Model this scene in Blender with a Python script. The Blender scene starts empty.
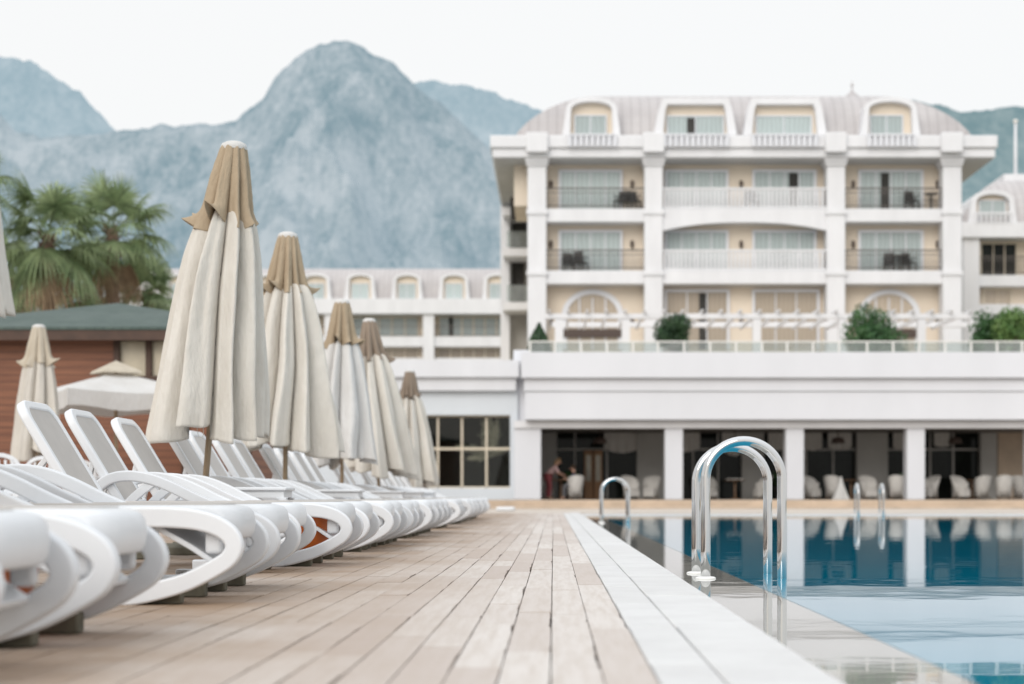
import bpy, bmesh, math, random
from mathutils import Vector, Matrix, noise
R = math.radians
rnd = random.Random(7)
sc = bpy.context.scene
COL = sc.collection
# ------------------------------------------------------------------ camera
F, H, VX, VY = 1700.0, 0.40, 553.5, 496.0
def px(x, y, Y):
    return Vector(((x - VX) * Y / F, Y, H + (VY - y) * Y / F))
def wx(x, Y): return (x - VX) * Y / F
def wz(y, Y): return H + (VY - y) * Y / F
cd = bpy.data.cameras.new('camera'); cam = bpy.data.objects.new('camera', cd); COL.objects.link(cam)
cam.location = (0, 0, H); cam.rotation_euler = (R(90), 0, 0)
cd.sensor_width = 36.0; cd.lens = F / 1024 * 36.0
cd.shift_x = (512 - VX) / 1024.0; cd.shift_y = (VY - 342) / 1024.0
cd.clip_start = 0.1; cd.clip_end = 30000
cd.dof.use_dof = True; cd.dof.focus_distance = 8.9; cd.dof.aperture_fstop = 2.35
sc.camera = cam

# ------------------------------------------------------------------ materials
def nt(name):
    m = bpy.data.materials.new(name); m.use_nodes = True
    n = m.node_tree.nodes; l = m.node_tree.links
    return m, n, l, n['Principled BSDF']
def mixc(n, l, fac, a, b):
    x = n.new('ShaderNodeMix'); x.data_type = 'RGBA'
    for s, v in ((x.inputs['A'], a), (x.inputs['B'], b)):
        if isinstance(v, tuple): s.default_value = (*v, 1)
        else: l.new(v, s)
    if isinstance(fac, float): x.inputs['Factor'].default_value = fac
    else: l.new(fac, x.inputs['Factor'])
    return x.outputs['Result']
def ramp(n, l, src, a, b, ca=(0, 0, 0), cb=(1, 1, 1)):
    r = n.new('ShaderNodeValToRGB'); e = r.color_ramp.elements
    e[0].position = a; e[1].position = b; e[0].color = (*ca, 1); e[1].color = (*cb, 1)
    l.new(src, r.inputs[0]); return r.outputs[0]
def noisetex(n, l, scale, detail=4, rough=.55, stretch=None, coord='Object', rot=None):
    tc = n.new('ShaderNodeTexCoord'); t = n.new('ShaderNodeTexNoise')
    t.inputs['Scale'].default_value = scale; t.inputs['Detail'].default_value = detail; t.inputs['Roughness'].default_value = rough
    src = tc.outputs[coord]
    if stretch or rot:
        mp = n.new('ShaderNodeMapping'); mp.inputs['Scale'].default_value = stretch or (1, 1, 1)
        if rot: mp.inputs['Rotation'].default_value = rot
        l.new(src, mp.inputs[0]); src = mp.outputs[0]
    l.new(src, t.inputs['Vector']); return t.outputs['Fac']
def bump(n, l, b, src, strength, dist):
    x = n.new('ShaderNodeBump'); x.inputs['Strength'].default_value = strength; x.inputs['Distance'].default_value = dist
    l.new(src, x.inputs['Height']); l.new(x.outputs[0], b.inputs['Normal']); return x
def mat(name, c, rough=.5, metal=0., var=.12, vs=3., bs=0., bscale=40., bdist=.004, dark=None, stretch=None, spec=.5, vary=False):
    m, n, l, b = nt(name)
    f = noisetex(n, l, vs, 5, .6, stretch)
    lo = dark or tuple(v * (1 - var) for v in c); hi = tuple(min(1, v * (1 + var * .6)) for v in c)
    col = mixc(n, l, ramp(n, l, f, .3, .7), lo, hi)
    if vary:
        oi = n.new('ShaderNodeObjectInfo'); hs = n.new('ShaderNodeHueSaturation')
        mr = n.new('ShaderNodeMapRange'); mr.inputs['To Min'].default_value = .9; mr.inputs['To Max'].default_value = 1.06
        l.new(oi.outputs['Random'], mr.inputs[0]); l.new(mr.outputs[0], hs.inputs['Value']); l.new(col, hs.inputs['Color']); col = hs.outputs[0]
    l.new(col, b.inputs['Base Color'])
    b.inputs['Roughness'].default_value = rough; b.inputs['Metallic'].default_value = metal
    b.inputs['Specular IOR Level'].default_value = spec
    if bs: bump(n, l, b, noisetex(n, l, bscale, 3), bs, bdist)
    return m
M = {}
M['plastic'] = mat('white_plastic', (.70, .72, .745), .36, var=.06, vs=2.2, bs=.15, bscale=90, bdist=.001, vary=True)
M['sling'] = mat('taupe_sling', (.47, .445, .42), .85, var=.07, vs=5, bs=.5, bscale=420, bdist=.001, vary=True)
M['block'] = mat('weathered_block', (.15, .14, .105), .9, var=.35, vs=9, bs=.5, bscale=60)
M['pole'] = mat('pole_wood', (.36, .27, .18), .6, var=.25, vs=6, stretch=(8, 8, .6))
M['white'] = mat('white_render', (.70, .71, .74), .75, var=.06, vs=.5, stretch=(1.6, 1.6, .4), bs=.12, bscale=8, bdist=.01)
M['white2'] = mat('white_band', (.685, .695, .73), .7, var=.05, vs=.3, stretch=(1.2, 1.2, .5))
M['whitepaint'] = mat('white_trim', (.71, .71, .725), .55, var=.07, vs=.7, stretch=(1.5, 1.5, .4))
M['peach'] = mat('peach_render', (.74, .645, .53), .85, var=.06, vs=.6)
M['cream'] = mat('cream_frame', (.66, .58, .46), .5, var=.06, vs=2)
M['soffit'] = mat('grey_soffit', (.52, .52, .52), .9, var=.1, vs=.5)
M['rail'] = mat('bronze_rail', (.10, .085, .075), .45, var=.15, vs=5)
M['darkfurn'] = mat('dark_rattan', (.025, .028, .03), .6, var=.3, vs=8)
M['lamp'] = mat('dark_lamp', (.07, .045, .035), .5, var=.2, vs=8)
M['steelrail'] = mat('pale_rail', (.68, .66, .62), .4, var=.06, vs=3)
M['stone'] = mat('tan_stone', (.53, .42, .32), .8, var=.2, vs=1.2, bs=.4, bscale=9, bdist=.02)
M['pave'] = mat('pale_paving', (.54, .475, .41), .75, var=.16, vs=.5)
M['terrace'] = mat('terrace_tile', (.26, .21, .17), .5, var=.15, vs=1)
M['ground'] = mat('dry_ground', (.26, .25, .19), .95, var=.3, vs=.02)
M['flange'] = mat('flange_plastic', (.80, .80, .78), .35, var=.03)
M['grey_panel'] = mat('grey_panel', (.44, .43, .41), .8, var=.1, vs=1)
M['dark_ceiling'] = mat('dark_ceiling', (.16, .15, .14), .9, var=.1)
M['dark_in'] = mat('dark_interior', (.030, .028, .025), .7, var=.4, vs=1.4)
M['wicker'] = mat('white_wicker', (.60, .58, .55), .7, var=.12, vs=14, bs=.5, bscale=70, bdist=.01, vary=True)
M['cushion'] = mat('pale_cushion', (.60, .58, .55), .9, var=.06)
M['table_wood'] = mat('table_wood', (.20, .12, .07), .5, var=.25, vs=6)
M['door_wood'] = mat('door_wood', (.30, .15, .06), .5, var=.25, vs=3, stretch=(6, 6, .5))
M['trunk'] = mat('palm_trunk', (.20, .13, .09), .95, var=.4, vs=5, bs=.8, bscale=14, bdist=.03, stretch=(1, 1, 4))
M['bark'] = mat('shrub_bark', (.10, .07, .05), .95, var=.3, vs=8)
M['dead'] = mat('dead_frond', (.40, .29, .19), .9, var=.3, vs=5)
M['skin'] = mat('skin', (.55, .33, .24), .5, var=.05)
M['pink'] = mat('pink_top', (.58, .40, .39), .85, var=.08)
M['redc'] = mat('red_trousers', (.26, .06, .07), .85, var=.1)
M['navy'] = mat('navy_top', (.03, .045, .09), .85, var=.2)
M['greyc'] = mat('grey_trousers', (.16, .16, .17), .85, var=.2)
M['hair1'] = mat('fair_hair', (.30, .19, .10), .6, var=.3, vs=30)
M['hair2'] = mat('brown_hair', (.06, .035, .02), .6, var=.3, vs=30)
M['pier'] = mat('bluish_reveal', (.64, .68, .72), .75, var=.04, vs=.6)

def canvas(name, c, dirt):
    m, n, l, b = nt(name)
    f = noisetex(n, l, 2.2, 6, .65, (1, 1, .45)); g = noisetex(n, l, 14, 5, .6, (1, 1, .5))
    col = mixc(n, l, ramp(n, l, f, .38, .72), c, dirt)
    col = mixc(n, l, ramp(n, l, g, .5, .85, cb=(.35,) * 3), col, tuple(v * .82 for v in c))
    oi = n.new('ShaderNodeObjectInfo'); col2 = mixc(n, l, oi.outputs['Random'], col, col)
    hs = n.new('ShaderNodeHueSaturation'); mr = n.new('ShaderNodeMapRange')
    mr.inputs['To Min'].default_value = .93; mr.inputs['To Max'].default_value = 1.04
    l.new(oi.outputs['Random'], mr.inputs[0]); l.new(mr.outputs[0], hs.inputs['Value']); l.new(col2, hs.inputs['Color'])
    l.new(hs.outputs[0], b.inputs['Base Color']); b.inputs['Roughness'].default_value = .9
    b.inputs['Specular IOR Level'].default_value = .2
    add = n.new('ShaderNodeMath'); add.operation = 'ADD'
    w = noisetex(n, l, 16, 4, .6, (1, 1, .35)); k = noisetex(n, l, 300, 2, .5)
    mu = n.new('ShaderNodeMath'); mu.operation = 'MULTIPLY'; mu.inputs[1].default_value = .08
    l.new(k, mu.inputs[0]); l.new(w, add.inputs[0]); l.new(mu.outputs[0], add.inputs[1])
    bump(n, l, b, add.outputs[0], .8, .022)
    # thin cloth lets some light through
    t = n.new('ShaderNodeBsdfTranslucent'); l.new(hs.outputs[0], t.inputs[0])
    ms = n.new('ShaderNodeMixShader'); ms.inputs[0].default_value = .18
    out = n['Material Output']; l.new(b.outputs[0], ms.inputs[1]); l.new(t.outputs[0], ms.inputs[2]); l.new(ms.outputs[0], out.inputs[0])
    return m
M['canvas'] = canvas('cream_canvas', (.76, .73, .675), (.64, .60, .535))
M['canvas_white'] = canvas('white_canvas', (.76, .755, .745), (.68, .665, .64))
M['tan'] = canvas('tan_canvas', (.52, .42, .30), (.42, .33, .23))
M['tan_old'] = canvas('faded_brown_canvas', (.36, .29, .23), (.28, .22, .17))
M['capw'] = canvas('pale_cap_canvas', (.66, .60, .50), (.56, .49, .39))

def m_steel():
    m, n, l, b = nt('polished_steel')
    b.inputs['Base Color'].default_value = (.62, .62, .62, 1); b.inputs['Metallic'].default_value = 1
    f = noisetex(n, l, 30, 4, .6, (1, 1, .2)); l.new(ramp(n, l, f, .3, .8, (.03,) * 3, (.09,) * 3), b.inputs['Roughness'])
    return m
M['steel'] = m_steel()

def m_pane(name, c, rough=.08, curtain=0., scale=14., spec=.6):
    m, n, l, b = nt(name)
    if curtain:
        tc = n.new('ShaderNodeTexCoord'); w = n.new('ShaderNodeTexWave'); w.inputs['Scale'].default_value = scale / 10
        w.inputs['Distortion'].default_value = 2.5; w.inputs['Detail'].default_value = 2
        l.new(tc.outputs['Object'], w.inputs['Vector'])
        col = mixc(n, l, w.outputs['Fac'], tuple(v * (1 - curtain) for v in c), c)
        oi = n.new('ShaderNodeObjectInfo'); hs = n.new('ShaderNodeHueSaturation'); mr = n.new('ShaderNodeMapRange'); mr.inputs['To Min'].default_value = .72; mr.inputs['To Max'].default_value = 1.1
        l.new(oi.outputs['Random'], mr.inputs[0]); l.new(mr.outputs[0], hs.inputs['Value']); l.new(col, hs.inputs['Color']); l.new(hs.outputs[0], b.inputs['Base Color'])
    else:
        f = noisetex(n, l, .9, 4); l.new(mixc(n, l, ramp(n, l, f, .35, .7), tuple(v * .6 for v in c), tuple(v * 1.5 for v in c)), b.inputs['Base Color'])
    b.inputs['Roughness'].default_value = rough; b.inputs['Specular IOR Level'].default_value = spec
    return m
M['curtain_glass'] = m_pane('curtained_glass', (.50, .575, .57), .12, .25)
M['dark_glass'] = m_pane('dark_glass', (.013, .016, .014), .03, spec=.12)
M['warm_glass'] = m_pane('warm_glass', (.50, .42, .33), .15, .15)
M['hut_glass'] = m_pane('blind_glass', (.46, .41, .31), .25)

def m_clear():
    m, n, l, b = nt('clear_glass')
    tr = n.new('ShaderNodeBsdfTransparent'); tr.inputs[0].default_value = (.80, .84, .83, 1)
    gl = n.new('ShaderNodeBsdfGlossy'); gl.inputs['Roughness'].default_value = .03
    di = n.new('ShaderNodeBsdfDiffuse'); di.inputs[0].default_value = (.6, .62, .6, 1)
    f = noisetex(n, l, 1.5, 3)
    m1 = n.new('ShaderNodeMixShader'); l.new(ramp(n, l, f, .2, .9, (.12,) * 3, (.3,) * 3), m1.inputs[0]); l.new(tr.outputs[0], m1.inputs[1]); l.new(di.outputs[0], m1.inputs[2])
    fr = n.new('ShaderNodeFresnel'); fr.inputs[0].default_value = 1.4
    m2 = n.new('ShaderNodeMixShader'); l.new(fr.outputs[0], m2.inputs[0]); l.new(m1.outputs[0], m2.inputs[1]); l.new(gl.outputs[0], m2.inputs[2])
    l.new(m2.outputs[0], n['Material Output'].inputs[0]); return m
M['clear'] = m_clear()
def m_tint():
    m, n, l, b = nt('tinted_glass')
    tr = n.new('ShaderNodeBsdfTransparent'); f = noisetex(n, l, .8, 3); l.new(mixc(n, l, f, (.72, .74, .72), (.82, .84, .81)), tr.inputs[0])
    gl = n.new('ShaderNodeBsdfGlossy'); gl.inputs['Roughness'].default_value = .02; gl.inputs[0].default_value = (.6, .6, .6, 1)
    m2 = n.new('ShaderNodeMixShader'); m2.inputs[0].default_value = .035; l.new(tr.outputs[0], m2.inputs[1]); l.new(gl.outputs[0], m2.inputs[2])
    l.new(m2.outputs[0], n['Material Output'].inputs[0]); return m
M['tint'] = m_tint()

def m_water():
    m, n, l, b = nt('pool_water')
    f = noisetex(n, l, .6, 3); l.new(mixc(n, l, f, (.0, .20, .335), (.004, .28, .42)), b.inputs['Base Color'])
    b.inputs['Roughness'].default_value = .015; b.inputs['IOR'].default_value = 1.38; b.inputs['Specular IOR Level'].default_value = .5
    a = noisetex(n, l, 1.3, 2, .5, (1, 1, 1)); c = noisetex(n, l, 6, 2, .5)
    mu = n.new('ShaderNodeMath'); mu.operation = 'MULTIPLY_ADD'; mu.inputs[1].default_value = .12
    l.new(c, mu.inputs[0]); l.new(a, mu.inputs[2])
    bump(n, l, b, mu.outputs[0], .42, .0035)
    return m
M['water'] = m_water()
def m_ledge():
    m, n, l, b = nt('wet_ledge')
    f = noisetex(n, l, 3, 4); l.new(mixc(n, l, f, (.30, .30, .28), (.40, .40, .375)), b.inputs['Base Color'])
    b.inputs['Roughness'].default_value = .02; b.inputs['IOR'].default_value = 1.33
    bump(n, l, b, noisetex(n, l, 2.5, 2), .4, .002)
    return m
M['ledge'] = m_ledge()

def m_deck():
    m, n, l, b = nt('worn_deck_boards')
    at = n.new('ShaderNodeAttribute'); at.attribute_name = 'tone'
    g = noisetex(n, l, 6, 6, .65, (5, .35, 1)); s = noisetex(n, l, .9, 5, .6); fine = noisetex(n, l, 45, 5, .65, (3, .5, 1))
    base = mixc(n, l, at.outputs['Fac'], (.485, .42, .38), (.635, .595, .56))
    base = mixc(n, l, ramp(n, l, g, .42, .75, cb=(.75,) * 3), base, (.46, .395, .34))
    base = mixc(n, l, ramp(n, l, fine, .52, .8, cb=(.5,) * 3), base, (.40, .345, .30))
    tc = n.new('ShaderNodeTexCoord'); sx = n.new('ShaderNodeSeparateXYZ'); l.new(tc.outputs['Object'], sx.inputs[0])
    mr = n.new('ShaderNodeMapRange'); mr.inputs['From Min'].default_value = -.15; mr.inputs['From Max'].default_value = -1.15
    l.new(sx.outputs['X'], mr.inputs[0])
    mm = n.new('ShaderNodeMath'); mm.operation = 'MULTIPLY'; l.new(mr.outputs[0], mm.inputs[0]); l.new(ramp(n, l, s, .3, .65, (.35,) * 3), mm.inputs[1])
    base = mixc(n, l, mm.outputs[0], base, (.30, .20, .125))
    l.new(base, b.inputs['Base Color']); b.inputs['Roughness'].default_value = .72
    b.inputs['Specular IOR Level'].default_value = .35
    bump(n, l, b, fine, .5, .003); return m
M['deck'] = m_deck()
M['gap'] = mat('deck_gap', (.035, .03, .027), .95, var=.2)
def m_coping():
    m, n, l, b = nt('white_coping_stone')
    f = noisetex(n, l, 3.0, 6, .65); g = noisetex(n, l, 60, 4, .6)
    base = mixc(n, l, ramp(n, l, f, .35, .75), (.66, .66, .655), (.55, .545, .54))
    base = mixc(n, l, ramp(n, l, g, .55, .8, cb=(.4,) * 3), base, (.52, .51, .50))
    at = n.new('ShaderNodeAttribute'); at.attribute_name = 'tone'
    base = mixc(n, l, at.outputs['Fac'], mixc(n, l, .25, base, (.5, .49, .48)), base)
    l.new(base, b.inputs['Base Color']); b.inputs['Roughness'].default_value = .55; bump(n, l, b, g, .3, .002); return m
M['coping'] = m_coping()
def m_siding():
    m, n, l, b = nt('timber_siding')
    tc = n.new('ShaderNodeTexCoord'); sx = n.new('ShaderNodeSeparateXYZ'); l.new(tc.outputs['Object'], sx.inputs[0])
    mu = n.new('ShaderNodeMath'); mu.operation = 'MULTIPLY'; mu.inputs[1].default_value = 7.5; l.new(sx.outputs['Z'], mu.inputs[0])
    fr = n.new('ShaderNodeMath'); fr.operation = 'FRACT'; l.new(mu.outputs[0], fr.inputs[0])
    g = noisetex(n, l, 2.2, 5, .6, (.4, .4, 7))
    base = mixc(n, l, ramp(n, l, g, .3, .75), (.155, .06, .035), (.29, .125, .068))
    base = mixc(n, l, ramp(n, l, fr.outputs[0], .0, .14, (1,) * 3, (0,) * 3), base, (.04, .02, .015))
    l.new(base, b.inputs['Base Color']); b.inputs['Roughness'].default_value = .55
    bump(n, l, b, fr.outputs[0], .5, .02); return m
M['siding'] = m_siding()
M['hutframe'] = mat('dark_wood', (.07, .035, .022), .6, var=.3, vs=4)
def m_shingle():
    m, n, l, b = nt('green_shingles')
    tc = n.new('ShaderNodeTexCoord'); br = n.new('ShaderNodeTexBrick'); br.inputs['Scale'].default_value = 3.2
    br.inputs['Color1'].default_value = (.055, .085, .075, 1); br.inputs['Color2'].default_value = (.085, .12, .105, 1); br.inputs['Mortar'].default_value = (.03, .045, .04, 1)
    br.inputs['Mortar Size'].default_value = .02
    l.new(tc.outputs['Object'], br.inputs['Vector']); f = noisetex(n, l, 1.2, 4)
    l.new(mixc(n, l, ramp(n, l, f, .4, .8, cb=(.5,) * 3), br.outputs['Color'], (.12, .15, .14)), b.inputs['Base Color']); b.inputs['Roughness'].default_value = .8
    return m
M['shingle'] = m_shingle()
def m_roof():
    m, n, l, b = nt('standing_seam_roof')
    tc = n.new('ShaderNodeTexCoord'); sx = n.new('ShaderNodeSeparateXYZ'); l.new(tc.outputs['Object'], sx.inputs[0])
    mu = n.new('ShaderNodeMath'); mu.operation = 'MULTIPLY'; mu.inputs[1].default_value = 2.2; l.new(sx.outputs['X'], mu.inputs[0])
    fr = n.new('ShaderNodeMath'); fr.operation = 'FRACT'; l.new(mu.outputs[0], fr.inputs[0])
    f = noisetex(n, l, .5, 4)
    base = mixc(n, l, ramp(n, l, f, .3, .7), (.40, .375, .375), (.50, .475, .47))
    base = mixc(n, l, ramp(n, l, fr.outputs[0], .0, .2, (.65,) * 3, (0,) * 3), base, (.24, .22, .22))
    l.new(base, b.inputs['Base Color']); b.inputs['Roughness'].default_value = .5; return m
M['roof'] = m_roof()
def m_leaf(name, a, bcol, trans=.25):
    m, n, l, b = nt(name)
    f = noisetex(n, l, 1.8, 4, .6); g = n.new('ShaderNodeNewGeometry')
    col = mixc(n, l, ramp(n, l, f, .35, .7), a, bcol)
    hs = n.new('ShaderNodeHueSaturation'); mr = n.new('ShaderNodeMapRange'); mr.inputs['To Min'].default_value = .65; mr.inputs['To Max'].default_value = 1.35
    l.new(g.outputs['Random Per Island'], mr.inputs[0]); l.new(mr.outputs[0], hs.inputs['Value']); l.new(col, hs.inputs['Color'])
    l.new(hs.outputs[0], b.inputs['Base Color']); b.inputs['Roughness'].default_value = .5
    t = n.new('ShaderNodeBsdfTranslucent'); l.new(hs.outputs[0], t.inputs[0]); ms = n.new('ShaderNodeMixShader'); ms.inputs[0].default_value = trans
    l.new(b.outputs[0], ms.inputs[1]); l.new(t.outputs[0], ms.inputs[2]); l.new(ms.outputs[0], n['Material Output'].inputs[0])
    return m
M['palm'] = m_leaf('palm_leaf', (.13, .19, .085), (.33, .40, .21), .35)
M['reflection_leaf'] = m_leaf('pale_reflection_leaf', (.62, .57, .48), (.75, .70, .60), .3)  # leaf colour standing in for a pale reflection in the window glass
M['conifer'] = m_leaf('dark_shrub_leaf', (.022, .055, .025), (.05, .11, .04))
M['shrub'] = m_leaf('shrub_leaf', (.035, .10, .035), (.07, .17, .05))
M['lightshrub'] = m_leaf('light_shrub_leaf', (.08, .18, .05), (.20, .30, .09))
def m_orange():
    m, n, l, b = nt('orange_plastic')
    f = noisetex(n, l, 4, 4); l.new(mixc(n, l, f, (.50, .11, .015), (.62, .16, .025)), b.inputs['Base Color'])
    b.inputs['Roughness'].default_value = .3; return m
M['orange'] = m_orange()
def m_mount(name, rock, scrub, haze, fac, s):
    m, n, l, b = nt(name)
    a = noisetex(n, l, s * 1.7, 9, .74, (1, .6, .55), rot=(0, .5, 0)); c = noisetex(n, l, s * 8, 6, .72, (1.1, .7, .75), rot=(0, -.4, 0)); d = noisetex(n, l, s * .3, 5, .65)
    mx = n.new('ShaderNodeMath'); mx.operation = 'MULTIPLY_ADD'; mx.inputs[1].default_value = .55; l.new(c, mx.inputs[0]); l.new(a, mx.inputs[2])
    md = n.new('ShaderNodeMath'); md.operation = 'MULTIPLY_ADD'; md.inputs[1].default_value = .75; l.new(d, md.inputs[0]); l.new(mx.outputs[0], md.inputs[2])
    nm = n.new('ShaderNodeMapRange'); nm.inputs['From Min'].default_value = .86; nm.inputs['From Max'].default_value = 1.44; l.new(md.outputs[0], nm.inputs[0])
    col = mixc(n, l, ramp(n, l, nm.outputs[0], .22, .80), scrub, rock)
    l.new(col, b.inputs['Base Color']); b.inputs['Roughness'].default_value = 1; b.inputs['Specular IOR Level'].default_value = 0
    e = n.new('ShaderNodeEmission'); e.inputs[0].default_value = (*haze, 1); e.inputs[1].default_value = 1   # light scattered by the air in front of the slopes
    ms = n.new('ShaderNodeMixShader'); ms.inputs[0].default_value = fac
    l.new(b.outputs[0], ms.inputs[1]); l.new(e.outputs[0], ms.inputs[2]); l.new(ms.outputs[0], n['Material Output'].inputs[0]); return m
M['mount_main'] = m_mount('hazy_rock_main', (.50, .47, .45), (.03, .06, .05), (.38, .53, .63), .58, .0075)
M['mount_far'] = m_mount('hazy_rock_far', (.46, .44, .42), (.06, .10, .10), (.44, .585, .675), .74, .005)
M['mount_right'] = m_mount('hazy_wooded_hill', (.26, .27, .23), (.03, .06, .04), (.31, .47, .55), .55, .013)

# ------------------------------------------------------------------ mesh builder
class MB:
    def __init__(s): s.v = []; s.f = []; s.t = []
    def add(s, vs, fs, tone=0.):
        o = len(s.v); s.v += [Vector(p) for p in vs]
        for q in fs: s.f.append([i + o for i in q]); s.t.append(tone)
        return s
    def box(s, x0, x1, y0, y1, z0, z1, tone=0.):
        return s.add([(x0, y0, z0), (x1, y0, z0), (x1, y1, z0), (x0, y1, z0), (x0, y0, z1), (x1, y0, z1), (x1, y1, z1), (x0, y1, z1)],
              [(0, 3, 2, 1), (4, 5, 6, 7), (0, 1, 5, 4), (1, 2, 6, 5), (2, 3, 7, 6), (3, 0, 4, 7)], tone)
    def pbox(s, x0, x1, yt, yb, Ya, Yb):     # front face read off the picture at depth Ya, running back to Yb
        return s.box(wx(x0, Ya), wx(x1, Ya), Ya, Yb, wz(yb, Ya), wz(yt, Ya))
    def tube(s, pts, r, n=12, cap=True, radii=None):
        pts = [Vector(p) for p in pts]; N = len(pts); rings = []
        up = None
        for i, p in enumerate(pts):
            t = (pts[min(i + 1, N - 1)] - pts[max(i - 1, 0)]).normalized()
            if up is None: up = t.orthogonal().normalized()
            up = (up - t * up.dot(t)).normalized(); w = t.cross(up); rr = radii[i] if radii else r
            rings.append([p + (up * math.cos(2 * math.pi * k / n) + w * math.sin(2 * math.pi * k / n)) * rr for k in range(n)])
        vs = [q for g in rings for q in g]; fs = []
        for i in range(N - 1):
            for k in range(n): fs.append((i * n + k, i * n + (k + 1) % n, (i + 1) * n + (k + 1) % n, (i + 1) * n + k))
        if cap: fs.append(tuple(range(n))[::-1]); fs.append(tuple((N - 1) * n + k for k in range(n)))
        return s.add(vs, fs)
    def lathe(s, prof, c=(0, 0, 0), n=24, cap=True):
        vs = []; fs = []
        for r, z in prof:
            for k in range(n): vs.append((c[0] + r * math.cos(2 * math.pi * k / n), c[1] + r * math.sin(2 * math.pi * k / n), c[2] + z))
        for i in range(len(prof) - 1):
            for k in range(n): fs.append((i * n + k, i * n + (k + 1) % n, (i + 1) * n + (k + 1) % n, (i + 1) * n + k))
        if cap: fs.append(tuple(range(n))[::-1]); fs.append(tuple((len(prof) - 1) * n + k for k in range(n)))
        return s.add(vs, fs)
    def prism(s, outline, fn0, fn1):           # outline of 2-D points, two maps to 3-D
        n = len(outline); vs = [fn0(*p) for p in outline] + [fn1(*p) for p in outline]
        fs = [tuple(range(n)), tuple(range(2 * n - 1, n - 1, -1))] + [(i, i + n, (i + 1) % n + n, (i + 1) % n) for i in range(n)]
        return s.add(vs, fs)
    def ring(s, outer, inner, fn0, fn1):       # flat ring with two outlines of the same count
        n = len(outer); A = [fn0(*p) for p in outer]; B = [fn0(*p) for p in inner]; C = [fn1(*p) for p in outer]; D = [fn1(*p) for p in inner]
        fs = []
        for i in range(n):
            j = (i + 1) % n
            fs += [(i, j, n + j, n + i), (2 * n + j, 2 * n + i, 3 * n + i, 3 * n + j), (j, i, 2 * n + i, 2 * n + j), (n + i, n + j, 3 * n + j, 3 * n + i)]
        return s.add(A + B + C + D, fs)
    def ribbon(s, path, w, y0, y1):            # flat bar following a path in x-z, from y0 to y1
        P = [Vector((a, b)) for a, b in path]; N = len(P); vs = []
        for i in range(N):
            t = (P[min(i + 1, N - 1)] - P[max(i - 1, 0)]).normalized(); nn = Vector((-t.y, t.x)); ww = w(i / (N - 1)) if callable(w) else w
            a = P[i] + nn * ww / 2; b = P[i] - nn * ww / 2
            vs += [(a.x, y0, a.y), (a.x, y1, a.y), (b.x, y1, b.y), (b.x, y0, b.y)]
        fs = [(0, 1, 2, 3), (4 * N - 1, 4 * N - 2, 4 * N - 3, 4 * N - 4)]
        for i in range(N - 1):
            for k in range(4): fs.append((4 * i + k, 4 * i + 4 + k, 4 * i + 4 + (k + 1) % 4, 4 * i + (k + 1) % 4))
        return s.add(vs, fs)
    def build(s, name, m, parent=None, smooth=False, bevel=0., seg=2, base=None, tone=False, fix=True, sub=0):
        me = bpy.data.meshes.new(name); o = Vector(base) if base is not None else Vector((0, 0, 0))
        me.from_pydata([tuple(v - o) for v in s.v], [], s.f)
        if fix:
            bm = bmesh.new(); bm.from_mesh(me); bmesh.ops.recalc_face_normals(bm, faces=bm.faces); bm.to_mesh(me); bm.free()
        if tone:
            at = me.attributes.new('tone', 'FLOAT', 'FACE')
            for i, t in enumerate(s.t): at.data[i].value = t
        me.materials.append(m if not isinstance(m, str) else M[m])
        if smooth:
            for p in me.polygons: p.use_smooth = True
        ob = bpy.data.objects.new(name, me); COL.objects.link(ob)
        if parent is not None: ob.parent = parent
        elif base is not None: ob.location = base
        if bevel:
            b = ob.modifiers.new('edge', 'BEVEL'); b.width = bevel; b.segments = seg; b.limit_method = 'ANGLE'; b.angle_limit = R(35)
            b.harden_normals = False
            for p in me.polygons: p.use_smooth = True
            me.set_sharp_from_angle(angle=R(42))
        if sub:
            b = ob.modifiers.new('smooth', 'SUBSURF'); b.levels = sub; b.render_levels = sub
        return ob
def catmull(pts, k=8):
    P = [Vector(p) for p in pts]; out = []
    for i in range(len(P) - 1):
        a = P[max(i - 1, 0)]; b = P[i]; c = P[i + 1]; d = P[min(i + 2, len(P) - 1)]
        for j in range(k):
            t = j / k; out.append(.5 * ((2 * b) + (c - a) * t + (2 * a - 5 * b + 4 * c - d) * t * t + (3 * b - a - 3 * c + d) * t ** 3))
    out.append(P[-1]); return [tuple(v) for v in out]
def thing(name, label, cat, loc=(0, 0, 0), rz=0., group=None):
    o = bpy.data.objects.new(name, None); COL.objects.link(o); o.location = loc; o.rotation_euler = (0, 0, rz); o.empty_display_size = .2
    return tag(o, label, cat, group)
def tag(o, label, cat, group=None):
    o['label'] = label; o['category'] = cat
    if group: o['group'] = group
    return o
def struct(o): o['kind'] = 'structure'; return o
def copy_tree(o, parent=None):
    c = o.copy(); COL.objects.link(c)
    if parent is not None: c.parent = parent
    for ch in list(o.children): copy_tree(ch, c)
    return c
ORD = ['first', 'second', 'third', 'fourth', 'fifth', 'sixth', 'seventh', 'eighth', 'ninth', 'tenth', 'eleventh', 'twelfth', 'thirteenth', 'fourteenth', 'fifteenth',
       'sixteenth', 'seventeenth', 'eighteenth', 'nineteenth', 'twentieth', 'twenty-first', 'twenty-second', 'twenty-third', 'twenty-fourth']

T = 1.138; U = T * F / 1000.0          # row scale: depth of one unit

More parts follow.
